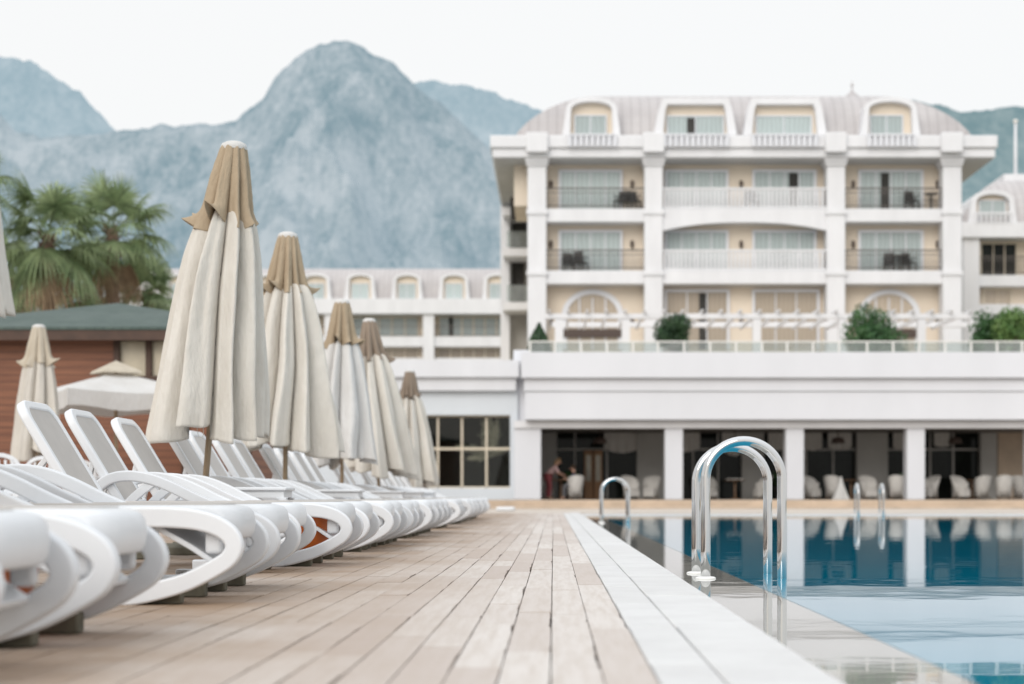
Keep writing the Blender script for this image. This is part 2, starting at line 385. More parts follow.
# ------------------------------------------------------------------ ground, deck, pool
b = MB(); b.box(-9000, 9000, -40, 14000, -1.4, -1.2); struct(b.build('ground', 'ground'))
b = MB(); b.box(-14, .62, -2, 40.5, -1.0, -.035); struct(b.build('deck_base', 'gap'))
b = MB(); W = .116; x = .226; row = 0
while x > -13.5:
    y = -1.5 + rnd.random() * -1.5; x0 = x - W + .0012 + rnd.uniform(0, .0012); x1 = x - .0012 - rnd.uniform(0, .0012)
    while y < 40:
        L = rnd.choice((.9, 1.2, 1.5, 2.1, 2.6)) * rnd.uniform(.9, 1.1); y1 = min(y + L, 40.2); dz = rnd.uniform(-.002, .001); tn = rnd.random()
        n = max(2, int((y1 - y) / .07)) if x > -1.6 and y < 18 else 1     # edges wander a little where the camera can see it
        vs = []; j0 = [rnd.uniform(-.0006, .0008) for _ in range(n + 1)]; j1 = [rnd.uniform(-.0008, .0006) for _ in range(n + 1)]
        if n > 1:
            for _ in range(rnd.choice((0, 1, 2, 3, 4))):          # worn, chipped stretches along the joint
                c0 = rnd.randrange(n); amt = rnd.uniform(.0015, .0065)
                for k in range(c0, min(n + 1, c0 + rnd.choice((1, 2, 3, 6, 9)))): j1[k] -= amt * rnd.uniform(.4, 1.2)
        for i in range(n + 1):
            yy = y + .0015 + (y1 - y - .003) * i / n
            vs += [(x0 + j0[i], yy, dz), (x1 + j1[i], yy, dz), (x0 + j0[i], yy, -.034), (x1 + j1[i], yy, -.034)]
        fs = []
        for i in range(n):
            a = 4 * i; fs += [(a, a + 1, a + 5, a + 4), (a + 1, a + 3, a + 7, a + 5), (a + 2, a, a + 4, a + 6)]
        fs += [(0, 2, 3, 1), (4 * n, 4 * n + 1, 4 * n + 3, 4 * n + 2)]
        b.add(vs, fs, tn); y = y1
    x -= W; row += 1
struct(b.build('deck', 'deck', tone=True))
b = MB()
for (x0, x1, L, off) in ((.229, .371, 1.15, .3), (.375, .62, 1.62, .72)):
    y = -2 + off
    while y < 39.5:
        y1 = y + L; gp = .002 if abs(y1 - 8.8) > .8 else .006
        b.box(x0, x1, y + .001, y1 - gp, -.12, .001 + rnd.uniform(-.001, .001), rnd.random()); y = y1
struct(b.build('pool_coping', 'coping', tone=True, bevel=.004, seg=1))
ZW = -.016
b = MB(); b.box(.622, .94, -2, 35.6, -.5, ZW - .001); struct(b.build('pool_ledge', 'ledge'))
b = MB(); b.box(.941, 40, -2, 35.6, -1.1, ZW); struct(b.build('water', 'water'))
b = MB(); b.box(.63, 40, 35.62, 38.2, -1.1, .002); struct(b.build('pool_coping_far', 'coping'))
b = MB(); b.box(.622, 40, 38.204, 40.5, -1.1, -.03); struct(b.build('overflow_gutter', 'gap'))
b = MB(); b.box(-14, .62, 40.52, 53.15, -1.1, -.006); b.box(.622, 40, 40.504, 53.15, -1.1, -.004); struct(b.build('paving', 'pave'))
b = MB(); b.box(-14, 40, 53.7, 54.1, -1.1, .27); b.box(-14, 40, 53.2, 53.695, -1.1, .07)
struct(b.build('stone_step', 'stone', bevel=.02))
b = MB(); b.box(-14, 40, 54.102, 70, -1.1, .266); struct(b.build('terrace_floor', 'terrace'))

# ------------------------------------------------------------------ mountains
def ridge(name, label, m, D, sil, depth, seed, amp, base_z=-2):
    xs = [p[0] for p in sil]
    def sky(x):
        for (a, ya), (c, yc) in zip(sil, sil[1:]):
            if a <= x <= c:
                t = (x - a) / (c - a); return ya + (yc - ya) * t
        return sil[-1][1]
    nx, nv = 420, 90; b = MB(); vs = []
    for j in range(nv + 1):
        v = j / nv * 1.5 - .5                     # -0.5..0 behind the ridge, 0..1 down the front
        for i in range(nx + 1):
            x = xs[0] + (xs[-1] - xs[0]) * i / nx
            zr = wz(sky(x), D)
            X = wx(x, D)
            if v < 0:
                Y = D - v * depth * 1.2; z = zr * (1 + v * 1.6)
            else:
                Y = D - v * depth
                fall = (1 - v) ** 1.35
                z = zr * fall
                q = Vector((X / 900. + seed, Y / 900., 0))
                rg = 1 - abs(noise.noise(q * 1.6 + Vector((3.1, 0, 0)))) * 2
                fr = noise.fractal(q * 3, .9, 2.1, 7)
                z += amp * (fr * .6 + rg * .55 - .5) * min(1, v * 5) * (1 - v) ** .5
                z = min(z, H + (zr - H) * (Y / D) * (1 - .03 * min(1, v * 8)))
                X *= 1 - .0 * v
            if v <= 0 or v < .02:
                z += 9 * noise.fractal(Vector((X / 60. + seed, .3, 0)), .8, 2, 5) * (D / 4000.)
            vs.append((X * (Y / D), Y, max(z, base_z)))
    fs = []
    for j in range(nv):
        for i in range(nx): a = j * (nx + 1) + i; fs.append((a, a + 1, a + nx + 2, a + nx + 1))
    b.add(vs, fs); o = b.build(name, m, smooth=True); struct(o)
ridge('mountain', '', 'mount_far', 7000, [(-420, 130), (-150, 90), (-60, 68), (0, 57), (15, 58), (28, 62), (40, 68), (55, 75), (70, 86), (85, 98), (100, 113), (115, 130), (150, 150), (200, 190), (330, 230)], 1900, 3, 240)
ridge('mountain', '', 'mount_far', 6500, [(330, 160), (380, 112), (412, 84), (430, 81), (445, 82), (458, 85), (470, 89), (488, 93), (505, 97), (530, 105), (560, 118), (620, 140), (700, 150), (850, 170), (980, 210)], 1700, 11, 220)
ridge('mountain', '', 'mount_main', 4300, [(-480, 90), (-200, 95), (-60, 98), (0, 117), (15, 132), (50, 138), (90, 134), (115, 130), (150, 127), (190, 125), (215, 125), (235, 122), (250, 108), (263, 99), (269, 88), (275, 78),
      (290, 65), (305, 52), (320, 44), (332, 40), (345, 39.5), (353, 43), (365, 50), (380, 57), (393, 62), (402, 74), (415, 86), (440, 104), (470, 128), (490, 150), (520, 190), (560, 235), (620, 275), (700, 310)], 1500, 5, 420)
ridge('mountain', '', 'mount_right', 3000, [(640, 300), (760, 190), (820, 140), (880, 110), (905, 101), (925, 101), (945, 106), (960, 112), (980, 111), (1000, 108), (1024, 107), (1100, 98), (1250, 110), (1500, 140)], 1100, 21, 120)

# ------------------------------------------------------------------ sun loungers
LW = .62
def smoothpath(p, k=8): return catmull(p, k)
def make_lounger(lean, dh=0., arms=True):
    root = thing('sun_lounger', 'x', 'sun lounger', group='white sun loungers in a row along the deck')
    rail = smoothpath([(1.74, .315), (1.3, .318), (.8, .32), (.45, .322), (.25, .32), (.135, .303), (.062, .268), (.034, .222), (.048, .178), (.092, .143), (.20, .088), (.30, .057), (.413, .036), (.56, .033)], 7)
    arm = smoothpath([(.78, .335), (.90, .388), (1.03, .452), (1.15, .497), (1.27, .514), (1.37, .498), (1.44, .45), (1.485, .37), (1.505, .25), (1.50, .075)], 7)
    strut = smoothpath([(1.30, .325), (1.23, .40), (1.13, .478)], 4)
    for y0 in (0, LW - .055):
        s = MB(); s.ribbon(rail, lambda t: .076 - .012 * math.sin(math.pi * min(1, max(0, t * 1.6 - .5))), y0, y0 + .055)
        s.build('side_rail', 'plastic', root, bevel=.009, seg=3)
        if not arms:
            s = MB(); s.box(1.44, 1.50, y0 + .002, y0 + .053, 0, .28); s.build('leg', 'plastic', root, bevel=.006)
        s = MB(); s.ribbon(arm, .062, y0 + .002, y0 + .053); 
        if arms: s.build('armrest', 'plastic', root, bevel=.009, seg=3)
        s = MB(); s.ribbon(strut, .05, y0 + .012, y0 + .043); 
        if arms: s.build('arm_strut', 'plastic', root, bevel=.006)
        for xa in (.24, 1.40):
            s = MB(); yb0 = .057 if y0 == 0 else LW - .127; s.box(xa + .0, xa + .28, yb0, yb0 + .07, .0, .062); s.build('foot_block', 'block', root, bevel=.006, seg=1)
        s = MB(); yi = y0 + .0555 if y0 == 0 else y0 - .0355
        s.box(.085, .15, yi, yi + .035, .185, .27); s.build('bracket', 'plastic', root, bevel=.015, seg=3)
    # seat shell: profile lofted over the width, foot end rounded in plan
    prof = [(.046, .238), (.032, .262), (.028, .30), (.034, .335), (.052, .357), (.095, .367), (.2, .369), (1.28, .367), (1.285, .335), (.2, .328), (.115, .31), (.085, .238)]
    ny = 14; s = MB(); vs = []; n = len(prof); ya, yb = .058, LW - .058
    for j in range(ny + 1):
        q = abs(2 * j / ny - 1); y = ya + (yb - ya) * j / ny
        for i, (x, z) in enumerate(prof):
            k = max(0, 1 - (x - .05) / .5); vs.append((x + .05 * q ** 5 * k, y, z - .006 * q ** 6))
    fs = [tuple(range(n)), tuple(ny * n + i for i in range(n - 1, -1, -1))]
    for j in range(ny):
        for i in range(n): fs.append((j * n + i, (j + 1) * n + i, (j + 1) * n + (i + 1) % n, j * n + (i + 1) % n))
    s.add(vs, fs); s.build('seat', 'plastic', root, bevel=.008, seg=2)
    def rr(x0, x1, y0, y1, r0, r1, k=7):
        o = []
        for cx, cy, r, a0 in ((x1 - r1, y1 - r1, r1, 0), (x0 + r0, y1 - r0, r0, 90), (x0 + r0, y0 + r0, r0, 180), (x1 - r1, y0 + r1, r1, 270)):
            for i in range(k + 1): a = R(a0 + 90 * i / k); o.append((cx + r * math.cos(a), cy + r * math.sin(a)))
        return o
    s = MB(); s.prism(rr(.10, 1.26, .10, LW - .10, .12, .03), lambda x, y: (x, y, .360), lambda x, y: (x, y, .3722)); s.build('sling', 'sling', root, bevel=.003, seg=1)
    s = MB(); s.ribbon([(.33, .285), (.2, .21), (.11, .15)], .02, .056, LW - .056); s.build('cross_brace', 'plastic', root, bevel=.004)
    s = MB(); s.box(1.47, 1.53, .056, LW - .056, .16, .22); s.build('rear_stretcher', 'plastic', root, bevel=.01)
    # backrest
    ca, sa = math.cos(lean), math.sin(lean); hx, hz = 1.285 - dh, .345
    def f(d): return lambda a, y: (hx + a * sa + d * ca, y, hz + a * ca - d * sa)
    out = rr(.0, .655, .03, LW - .03, .015, .11); inn = rr(.045, .605, .078, LW - .078, .012, .085)
    s = MB(); s.ring(out, inn, f(-.0), f(.05)); bk = s.build('backrest', 'plastic', root, bevel=.011, seg=3)
    s = MB(); s.prism(rr(.04, .61, .073, LW - .073, .012, .085), f(.008), f(.013)); s.build('back_sling', 'sling', bk)
    s = MB(); s.ribbon([(hx + .33 * sa + .04, hz + .33 * ca - .02), (1.56, .33)], .03, .10, .13); s.build('back_prop', 'plastic', root, bevel=.005)
    s = MB(); s.ribbon([(hx + .33 * sa + .04, hz + .33 * ca - .02), (1.56, .33)], .03, LW - .13, LW - .10); s.build('back_prop', 'plastic', root, bevel=.005)
    return root
lounger_u = [1.80, 2.29, 3.215, 3.65, 4.54, 4.975, 5.52, 6.25, 6.65, 7.08, 7.5, 8.25, 8.68, 9.2, 9.62, 10.75, 11.18, 12.3, 12.75, 13.4, 13.85, 14.5, 14.95, 15.65]
proto = make_lounger(R(31)); proto2 = make_lounger(R(31), .16, False)
def lab(i):
    if i == 0: return 'white lounger closest to the camera, cut off by the bottom left edge'
    if i == 4: return 'white lounger without armrests, pulled back behind the foot end of the fourth lounger'
    if i == 5: return 'white lounger with an orange tub standing in its open side loop'
    if i == 2: return 'white lounger with wide open oval side loop, third along the deck'
    if i == 23: return 'farthest white lounger at the very end of the row by the stone step'
    return ORD[i] + ' white plastic lounger counting along the deck from the camera'
used = set()
for i, u in enumerate(lounger_u):
    P = proto2 if i == 4 else proto
    o = P if P.name not in used else copy_tree(P); used.add(P.name)
    Yn = u * U; dx = rnd.uniform(-.012, .012) if i > 4 else 0; rot = rnd.uniform(-.8, .8) if i > 5 else 0
    if i == 4:
        o.rotation_euler.z = math.pi; o.location = (-T - .17, Yn + LW, 0)
    else:
        o.rotation_euler.z = math.pi + R(rot); o.location = (-T + dx, Yn + LW, 0)
    o['label'] = lab(i)

# orange tubs
def tub(loc, label):
    t = thing('plastic_tub', label, 'tub', loc)
    s = MB(); s.lathe([(.04, 0), (.07, .004), (.095, .03), (.13, .10), (.16, .19), (.176, .26), (.19, .265), (.19, .28), (.17, .282), (.15, .2), (.10, .06), (.03, .03)], n=40)
    s.build('bowl', 'orange', t, smooth=True)
    return t
t1 = tub((-1.43, 9.86, .044), 'orange plastic tub standing inside the open loop of a white lounger')
t2 = tub((-1.60, 4.74, 0), 'orange plastic tub half hidden under the two loungers closest to the camera')
for t in (t1, t2):     # embossed spiral on the tub wall
    s = MB(); pts = []
    for k in range(40):
        a = k / 39 * 4.2 * math.pi; r = .008 + .030 * k / 39; x = r * math.cos(a); z = .155 + r * math.sin(a)
        rad = .13 + (z - .10) * .333 + .0015; pts.append((x, -math.sqrt(rad ** 2 - x ** 2), z))
    s.tube(pts, .0035, 6); s.build('emblem', 'orange', t, smooth=True)

# side tables
def make_table():
    t = thing('side_table', 'x', 'side table', group='white side tables between the loungers')
    s = MB(); s.box(-.23, .23, -.2, .2, .435, .46); s.build('table_top', 'plastic', t, bevel=.008)
    s = MB(); s.box(-.21, .21, -.18, -.165, .39, .434); s.box(-.21, .21, .165, .18, .39, .434); s.box(-.21, -.195, -.164, .164, .39, .434); s.box(.195, .21, -.164, .164, .39, .434); s.build('apron', 'plastic', t)
    for a in (-1, 1):
        for c in (-1, 1):
            s = MB(); s.box(a * .205 - .022, a * .205 + .022, c * .175 - .018, c * .175 + .018, 0, .3895); s.build('leg', 'plastic', t, bevel=.004)
    return t
tp = make_table()
for i, (u, xx) in enumerate(((5.99, -2.02), (8.06, -1.98), (10.35, -1.98), (11.95, -2.0), (13.2, -2.0))):
    o = tp if i == 0 else copy_tree(tp); o.location = (xx, u * U, 0)
    o['label'] = ['white side table beside the pole of the large front parasol', 'white side table beside the pole of the second parasol along the row', 'white side table below the third closed parasol of the row',
                  'white side table below the fourth closed parasol of the row', 'white side table farthest along the lounger row'][i]

# ------------------------------------------------------------------ closed parasols
def closed_parasol(label, loc, top, bottom, rb, seed, lean=(0, 0), capm='tan', cm='canvas', group='closed parasols along the lounger row', wind=0.):
    rg = random.Random(seed); t = thing('closed_parasol', label, 'parasol', loc, 0, group)
    nl = 10; lobes = []; a = rg.random() * 6.28
    wts = [rg.uniform(.7, 1.35) for _ in range(nl)]; sw = sum(wts)
    for w in wts: lobes.append((a, w / sw * 2 * math.pi, rg.uniform(.80, 1.16), rg.uniform(-.10, .07), rg.uniform(-.25, .25))); a += w / sw * 2 * math.pi
    nz, nc = 70, 288; Ht = top - .02
    peaks = [rg.uniform(.3, .7) for _ in range(nl)]; sharp = [rg.uniform(.75, 1.25) for _ in range(nl)]; ears = [rg.choice((.25, .5, 1., 1.15)) for _ in range(nl)]
    def lobe(phi):
        d = (phi - lobes[0][0]) % (2 * math.pi)
        for i, L in enumerate(lobes):
            if d < L[1]: return i, L, d / L[1]
            d -= L[1]
        return nl - 1, lobes[-1], 1.
    zc = top - .60
    def cone(zt, zb, prof, depthf, hem, name, m, flare=0.):
        vs = []
        for j in range(nz + 1):
            v = j / nz
            for k in range(nc):
                ph = 2 * math.pi * k / nc; zz = (zt + (zb - zt) * v) / top; i, L, q = lobe(ph + .3 * (1 - zz) * math.sin(seed * 1.7) + .13 * noise.noise(Vector((math.cos(ph) * 1.5, math.sin(ph) * 1.5 + seed, zz * 3.2))))
                pk = peaks[i]; tq = q / pk if q < pk else (1 - q) / (1 - pk)        # each fold leans to one side: a flat face and a steep one
                p = .6 * max(0, tq) ** (.62 * sharp[i]) + .4 * max(0, math.sin(math.pi * .5 * tq)) ** .6 - .10 * math.exp(-((q - pk * .45) / .07) ** 2) * (i % 2) * min(1, 2 * (1 - zz))
                r = prof(v) * ((1 - depthf(v)) + depthf(v) * p * (1 + (L[2] - 1) * min(1, v * 1.6)))
                r *= 1 + .05 * v * noise.noise(Vector((math.cos(ph) * 2.2 + seed, math.sin(ph) * 2.2, v * 2.5)))
                r *= 1 + (.05 * math.sin(q * math.pi * 4 + sharp[i] * 9 + 2 * zz) * math.sin(math.pi * q) * min(1, 3 * (1 - zz)))
                r += .010 * noise.noise(Vector((math.cos(ph) * 4 + seed * 2, math.sin(ph) * 4, zz * 7))) * min(1, 2.5 * v)
                r += .016 * v * noise.noise(Vector((math.cos(ph) * 6 + seed, math.sin(ph) * 6, v * 1.6))) + .003 * noise.noise(Vector((math.cos(ph) * 14, math.sin(ph) * 14 + seed, v * 11)))
                if flare: r += flare * max(0, (v - .66) / .34) ** 1.7 * max(0, p) ** 3.5 * ears[i]
                z = zt + (zb - zt) * v + hem * v ** 3 * (L[3] + .07 * (1 - p) + .014 * math.sin(ph * 9 + seed))
                if flare: z += .12 * max(0, (v - .72) / .28) ** 1.5 * max(0, p) ** 3 * ears[i]
                vs.append((r * math.cos(ph) + lean[0] * zz ** 1.2, r * math.sin(ph) + lean[1] * zz + wind * v * v * max(0, math.cos(ph)), z))
        fs = []
        for j in range(nz):
            for k in range(nc): fs.append((j * nc + k, j * nc + (k + 1) % nc, (j + 1) * nc + (k + 1) % nc, (j + 1) * nc + k))
        s = MB(); s.add(vs, fs); o = s.build(name, m, t, smooth=True, fix=False)
        so = o.modifiers.new('cloth', 'SOLIDIFY'); so.thickness = .003; so.offset = -1
        return o
    zs = zc + .12
    cone(zs, bottom, lambda v: .158 + (rb * 1.03 - .158) * v ** .58, lambda v: .46 + .13 * v ** .6, 1., 'canopy', cm)
    cone(top - .03, zc, lambda v: .088 + (.222 - .088) * v ** .95, lambda v: .16 + .38 * v, .5, 'top_cover', capm, flare=.085)
    s = MB(); s.lathe([(.0, .03), (.05, .027), (.082, .012), (.092, -.012), (.088, -.03)], (lean[0], lean[1], top - .02), n=28, cap=False); s.build('cap', 'canvas_white', t, smooth=True)
    s = MB(); s.tube([(0, 0, .05), (lean[0] * .5, lean[1] * .5, top * .5), (lean[0], lean[1], top - .05)], .022, 16); s.build('pole', 'pole', t, smooth=True)
    s = MB(); s.lathe([(.0, 0), (.25, 0), (.25, .05), (.2, .075), (.04, .08), (.035, .26), (0, .26)], n=32); s.build('base', 'block', t, bevel=.004, seg=1)
    for k in range(3):                 # loose ties under the hem
        ang = rg.uniform(3.4, 6.); r = rb * .75; x, y = r * math.cos(ang), r * math.sin(ang); s = MB()
        s.tube(catmull([(x, y, bottom + .05), (x + .01, y, bottom - .02), (x + .03, y, bottom - .045), (x + .045, y, bottom - .01), (x + .04, y, bottom + .05)], 5), .002, 5); s.build('tie_cord', 'canvas', t, smooth=True)
    return t
def pz(y, u): return wz(y, u * U)
closed_parasol('closed cream parasol at the left edge, nearest the camera and mostly out of frame', (-2.0 * T, 2.95 * U, 0), 2.75, .97, .43, 3)
closed_parasol('largest closed cream parasol with tan top cover, leaning in front of the hut', (-2.14 * T, 6.05 * U, 0), pz(143, 6.05), .83, .425, 11, (.235, 0))
closed_parasol('second closed cream parasol, just right of the largest one', (-2.165 * T, 8.05 * U, 0), pz(233, 8.05), .82, .50, 23, (.03, 0), wind=.06)
closed_parasol('white closed parasol with a light tan cover, third of the row', (-2.21 * T, 10.45 * U, 0), pz(300, 10.45), .77, .46, 31, (0, 0), cm='canvas_white')
closed_parasol('closed parasol with a faded brown cover, leaning behind the white one', (-2.07 * T, 12.0 * U, 0), pz(319, 12.0), .72, .50, 47, (-.16, 0), capm='tan_old', wind=.05)
closed_parasol('smallest closed parasol with brown cover in front of the grid window', (-2.33 * T, 16.4 * U, 0), pz(370, 16.4), .60, .56, 59, (-.03, 0), capm='tan_old', wind=.05)
closed_parasol('closed parasol with a pale cover standing alone before the timber hut', (wx(36, 24), 24, 0), wz(325, 24), .95, .36, 71, (.04, 0), capm='capw', group='parasols by the hut')

# ------------------------------------------------------------------ open parasol
def open_parasol():
    Y = 27.; cx = wx(116, Y); t = thing('open_parasol', 'open white square parasol with tan vent top in front of the hut', 'parasol', (cx, Y, 0), R(33), 'parasols by the hut')
    zt = wz(370, Y); ze = wz(394, Y); zv = wz(410, Y); hw = 1.12; s = MB(); n = 10; vs = []
    # canopy as four sagging gores
    per = []
    for k in range(4):
        for i in range(n):
            q = i / n; c = [(-1, -1), (1, -1), (1, 1), (-1, 1)]; a = c[k]; d = c[(k + 1) % 4]
            per.append((a[0] + (d[0] - a[0]) * q, a[1] + (d[1] - a[1]) * q, q))
    m = len(per); rings = 9
    for j in range(rings + 1):
        v = .12 + .88 * j / rings
        for (x, y, q) in per:
            sag = .07 * math.sin(math.pi * q) * v
            vs.append((x * hw * v * (1 - .06 * math.sin(math.pi * q) * v), y * hw * v * (1 - .06 * math.sin(math.pi * q) * v), zt + (ze - zt) * v ** .85 - sag * .6))
    for (x, y, q) in per:
        sc_ = 1.0 - .06 * math.sin(math.pi * q); vs.append((x * hw * 1.0 * sc_, y * hw * sc_, zv - .05 * math.sin(math.pi * q) + .02 * math.sin(4 * math.pi * q)))
    fs = []
    for j in range(rings + 1):
        for k in range(m): fs.append((j * m + k, j * m + (k + 1) % m, (j + 1) * m + (k + 1) % m, (j + 1) * m + k))
    s.add(vs, fs); o = s.build('canopy', 'canvas_white', t, smooth=True, fix=False); o.data.set_sharp_from_angle(angle=R(40))
    s = MB(); s.add([(-.3, -.3, zt - .02), (.3, -.3, zt - .02), (.3, .3, zt - .02), (-.3, .3, zt - .02), (0, 0, zt + .15), (-.32, -.32, zt - .06), (.32, -.32, zt - .06), (.32, .32, zt - .06), (-.32, .32, zt - .06)],
          [(0, 1, 4), (1, 2, 4), (2, 3, 4), (3, 0, 4), (0, 5, 6, 1), (1, 6, 7, 2), (2, 7, 8, 3), (3, 8, 5, 0)]); s.build('vent_top', 'capw', t)
    s = MB(); s.tube([(0, 0, .04), (0, 0, zt)], .03, 14); s.build('pole', 'pole', t, smooth=True)
    for c in ((-1, -1), (1, -1), (1, 1), (-1, 1)):
        s = MB(); s.tube([(0, 0, zt - .05), (c[0] * hw * .98, c[1] * hw * .98, ze - .03)], .014, 8); s.build('rib', 'pole', t)
    s = MB(); s.box(-.3, .3, -.3, .3, 0, .06); s.build('base', 'block', t, bevel=.01)
open_parasol()

# ------------------------------------------------------------------ timber hut
def hut():
    Y = 30.; Yb = 36.5; x0, x1 = wx(-75, Y), wx(252, Y); zt = wz(331, Y)
    base = Vector(((x0 + x1) / 2, Y, 0)); t = thing('timber_hut', 'red brown timber hut with a low green shingle roof under the palms', 'hut', base)
    wxa, wxb, wza, wzb = wx(118, Y), wx(175, Y), wz(376, Y), wz(341, Y)
    s = MB(); s.box(x0, wxa, Y, Yb, -1, zt); s.box(wxb, x1, Y, Yb, -1, zt); s.box(wxa, wxb, Y, Yb, -1, wza); s.box(wxa, wxb, Y, Yb, wzb, zt); s.box(wxa, wxb, Y + .5, Yb, wza, wzb)
    s.build('wall', 'siding', t, base=base)
    w = MB()
    for (a, c, d, e) in ((wxa - .08, wxb + .08, wzb, wzb + .10), (wxa - .08, wxb + .08, wza - .1, wza)): w.box(a, c, Y - .04, Y + .1, d, e)
    for xx in (wx(114, Y), wx(146, Y), wx(174, Y)): w.box(xx, xx + .1, Y - .045, Y + .1, wza + .001, wzb - .001)
    fo = w.build('window', 'hutframe', t, base=base)
    w = MB(); w.box(wxa, wxb, Y + .06, Y + .07, wza, wzb); w.build('pane', 'hut_glass', fo, base=base)
    ov = .45; ap = px(118, 303, Y + 3.2); e0, e1 = zt - .02, zt + .03
    A = [(x0 - ov, Y - ov), (x1 + ov, Y - ov), (x1 + ov, Yb + ov), (x0 - ov, Yb + ov)]; apx = (ap.x, Y + 3.2, wz(303, Y + 3.2))
    s = MB(); s.add([(*p, e1) for p in A] + [apx] + [(*p, e0) for p in A], [(0, 1, 4), (1, 2, 4), (2, 3, 4), (3, 0, 4), (5, 6, 1, 0), (6, 7, 2, 1), (7, 8, 3, 2), (8, 5, 0, 3), (8, 7, 6, 5)])
    s.build('roof', 'shingle', t, base=base)
    s = MB(); s.box(x0 - ov + .03, x1 + ov - .03, Y - ov + .02, Y - ov + .06, zt - .2, zt - .025); s.build('fascia', 'hutframe', t, base=base)
    for xx in (x0 + .1, wx(182, Y), x1 - .12):
        s = MB(); s.box(xx, xx + .12, Y - .05, Y - .002, -.05, zt - .2); s.build('post', 'hutframe', t, base=base)
hut()

# ------------------------------------------------------------------ white garden chairs near the hut
def plastic_chair(label, loc, rz):
    t = thing('garden_chair', label, 'chair', loc, rz, 'white garden chairs by the hut')
    s = MB(); s.box(-.24, .24, -.22, .24, .40, .43); s.build('seat', 'plastic', t, bevel=.015, seg=2)
    out = [(-.24, 0)] + [(.24 * math.cos(a), .30 + .16 * math.sin(a)) for a in [math.pi * (1 - i / 12) for i in range(13)]] + [(.24, 0)]
    inn = [(-.19, .05)] + [(.19 * math.cos(a), .29 + .12 * math.sin(a)) for a in [math.pi * (1 - i / 12) for i in range(13)]] + [(.19, .05)]
    f0 = lambda x, z: (x, .22 + z * .2, .43 + z); f1 = lambda x, z: (x, .25 + z * .2, .43 + z)
    s = MB(); s.ring(out, inn, f0, f1)
    for k in range(5): s.add([f0(-.17 + k * .075, .04), f0(-.14 + k * .075, .04), f0(-.14 + k * .075, .38), f0(-.17 + k * .075, .38)], [(0, 1, 2, 3)])
    s.build('backrest', 'plastic', t, bevel=.006)
    for a in (-1, 1):
        s = MB(); s.tube(catmull([(a * .25, -.2, .40), (a * .27, -.22, .62), (a * .27, -.1, .66), (a * .25, .26, .65)], 5), .02, 8); s.build('armrest', 'plastic', t, smooth=True)
        for c in (-1, 1):
            s = MB(); s.tube([(a * .22, c * .2, .40), (a * .26, c * .26, 0)], .02, 8); s.build('leg', 'plastic', t, smooth=True)
for (x, Y, rz, l) in ((4, 19., .5, 'white garden chair at the left edge of the picture below the hut wall'), (24, 20.5, -.4, 'white garden chair under the lone closed parasol'), (120, 25., 2.2, 'white garden chair beside the pole of the open square parasol'), (88, 23., 3.0, 'white garden chair between the lone parasol and the open one')):
    plastic_chair(l, (wx(x, Y), Y, 0), rz)

# ------------------------------------------------------------------ pool ladders
def ladder(label, loc, rz, span, top, gap, top2):
    t = thing('pool_ladder', label, 'pool ladder', loc, rz, 'steel pool ladders')
    for k, (yy, tp_) in enumerate(((0, top), (gap, top2))):
        r = span / 2; zc = tp_ - .025 - r
        pts = [(0, yy, -.02)] + [(0, yy, zc * q) for q in (.25, .5, .75)]
        pts += [(r - r * math.cos(math.pi * i / 24), yy, zc + r * math.sin(math.pi * i / 24)) for i in range(25)]
        pts += [(span, yy, zc * q) for q in (.75, .5, .25)] + [(span, yy, -.35)]
        s = MB(); s.tube(pts, .0245, 20); s.build('handrail', 'steel', t, smooth=True)
        s = MB(); s.lathe([(.026, -.02), (.052, -.02), (.052, -.013), (.046, -.008), (.028, -.005), (.026, -.005)], (0, yy, 0), n=28); s.build('flange', 'flange', t, smooth=True)
    for z in (-.12, -.3):
        s = MB(); s.box(span - .03, span + .03, .02, gap - .02, z - .012, z + .012); s.build('step', 'steel', t, bevel=.004)
ladder('large steel pool ladder close to the camera on the near pool edge', (.768, 8.58, 0), 0, .385, .703, .57, .688)
ladder('small steel pool ladder farther down the near pool edge', (.745, 26.1, 0), 0, .41, .69, .57, .69)
ladder('pair of steel handrails on the far pool edge below the restaurant', (wx(855, 35.9), 35.9, .015), R(-90), .41, .66, .52, .66)

# white slab at the end of the deck
s = MB(); s.box(wx(496, 46), wx(514, 46), 46, 47.6, -.004, .10); o = s.build('foot_bath', 'plastic', bevel=.04, seg=3, base=(wx(505, 46), 46, 0)); tag(o, 'low white slab lying on the paving beyond the last lounger', 'slab')

# ------------------------------------------------------------------ restaurant block
def box_part(name, m, root, base, *boxes, bevel=0.):
    s = MB()
    for q in boxes: s.pbox(*q)
    return s.build(name, m, root, base=base, bevel=bevel)
YR = 62.
rbase = Vector((wx(780, YR), YR, .27)); rest = thing('restaurant_block', 'long low white restaurant building with open bays behind the pool', 'building', rbase)
box_part('parapet', 'white2', rest, rbase, (521, 1120, 352, 377.5, 61.5, 63.2))
box_part('fascia', 'white2', rest, rbase, (524, 1117, 378.2, 391, 61.72, 63), (525, 1116, 391.6, 419.5, 61.78, 63))
box_part('lintel', 'whitepaint', rest, rbase, (514, 1116, 420.6, 428, 62.2, 63))
s = MB(); s.box(wx(516, 62), wx(1116, 62), 63.21, 80, wz(376, 62), wz(372, 62)); s.build('roof', 'pave', rest, base=rbase)
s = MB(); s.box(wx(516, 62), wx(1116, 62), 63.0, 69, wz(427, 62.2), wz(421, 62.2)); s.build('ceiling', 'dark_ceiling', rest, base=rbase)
for x0, x1 in ((514, 541), (665, 683), (786, 804), (907, 925), (1028, 1046)):
    zb = .27
    s = MB(); s.box(wx(x0, 62.3), wx(x1, 62.3), 62.3, 62.95, zb, wz(428, 62.2) - .003); s.build('column', 'white2', rest, base=rbase, bevel=.02)
YW = 68.
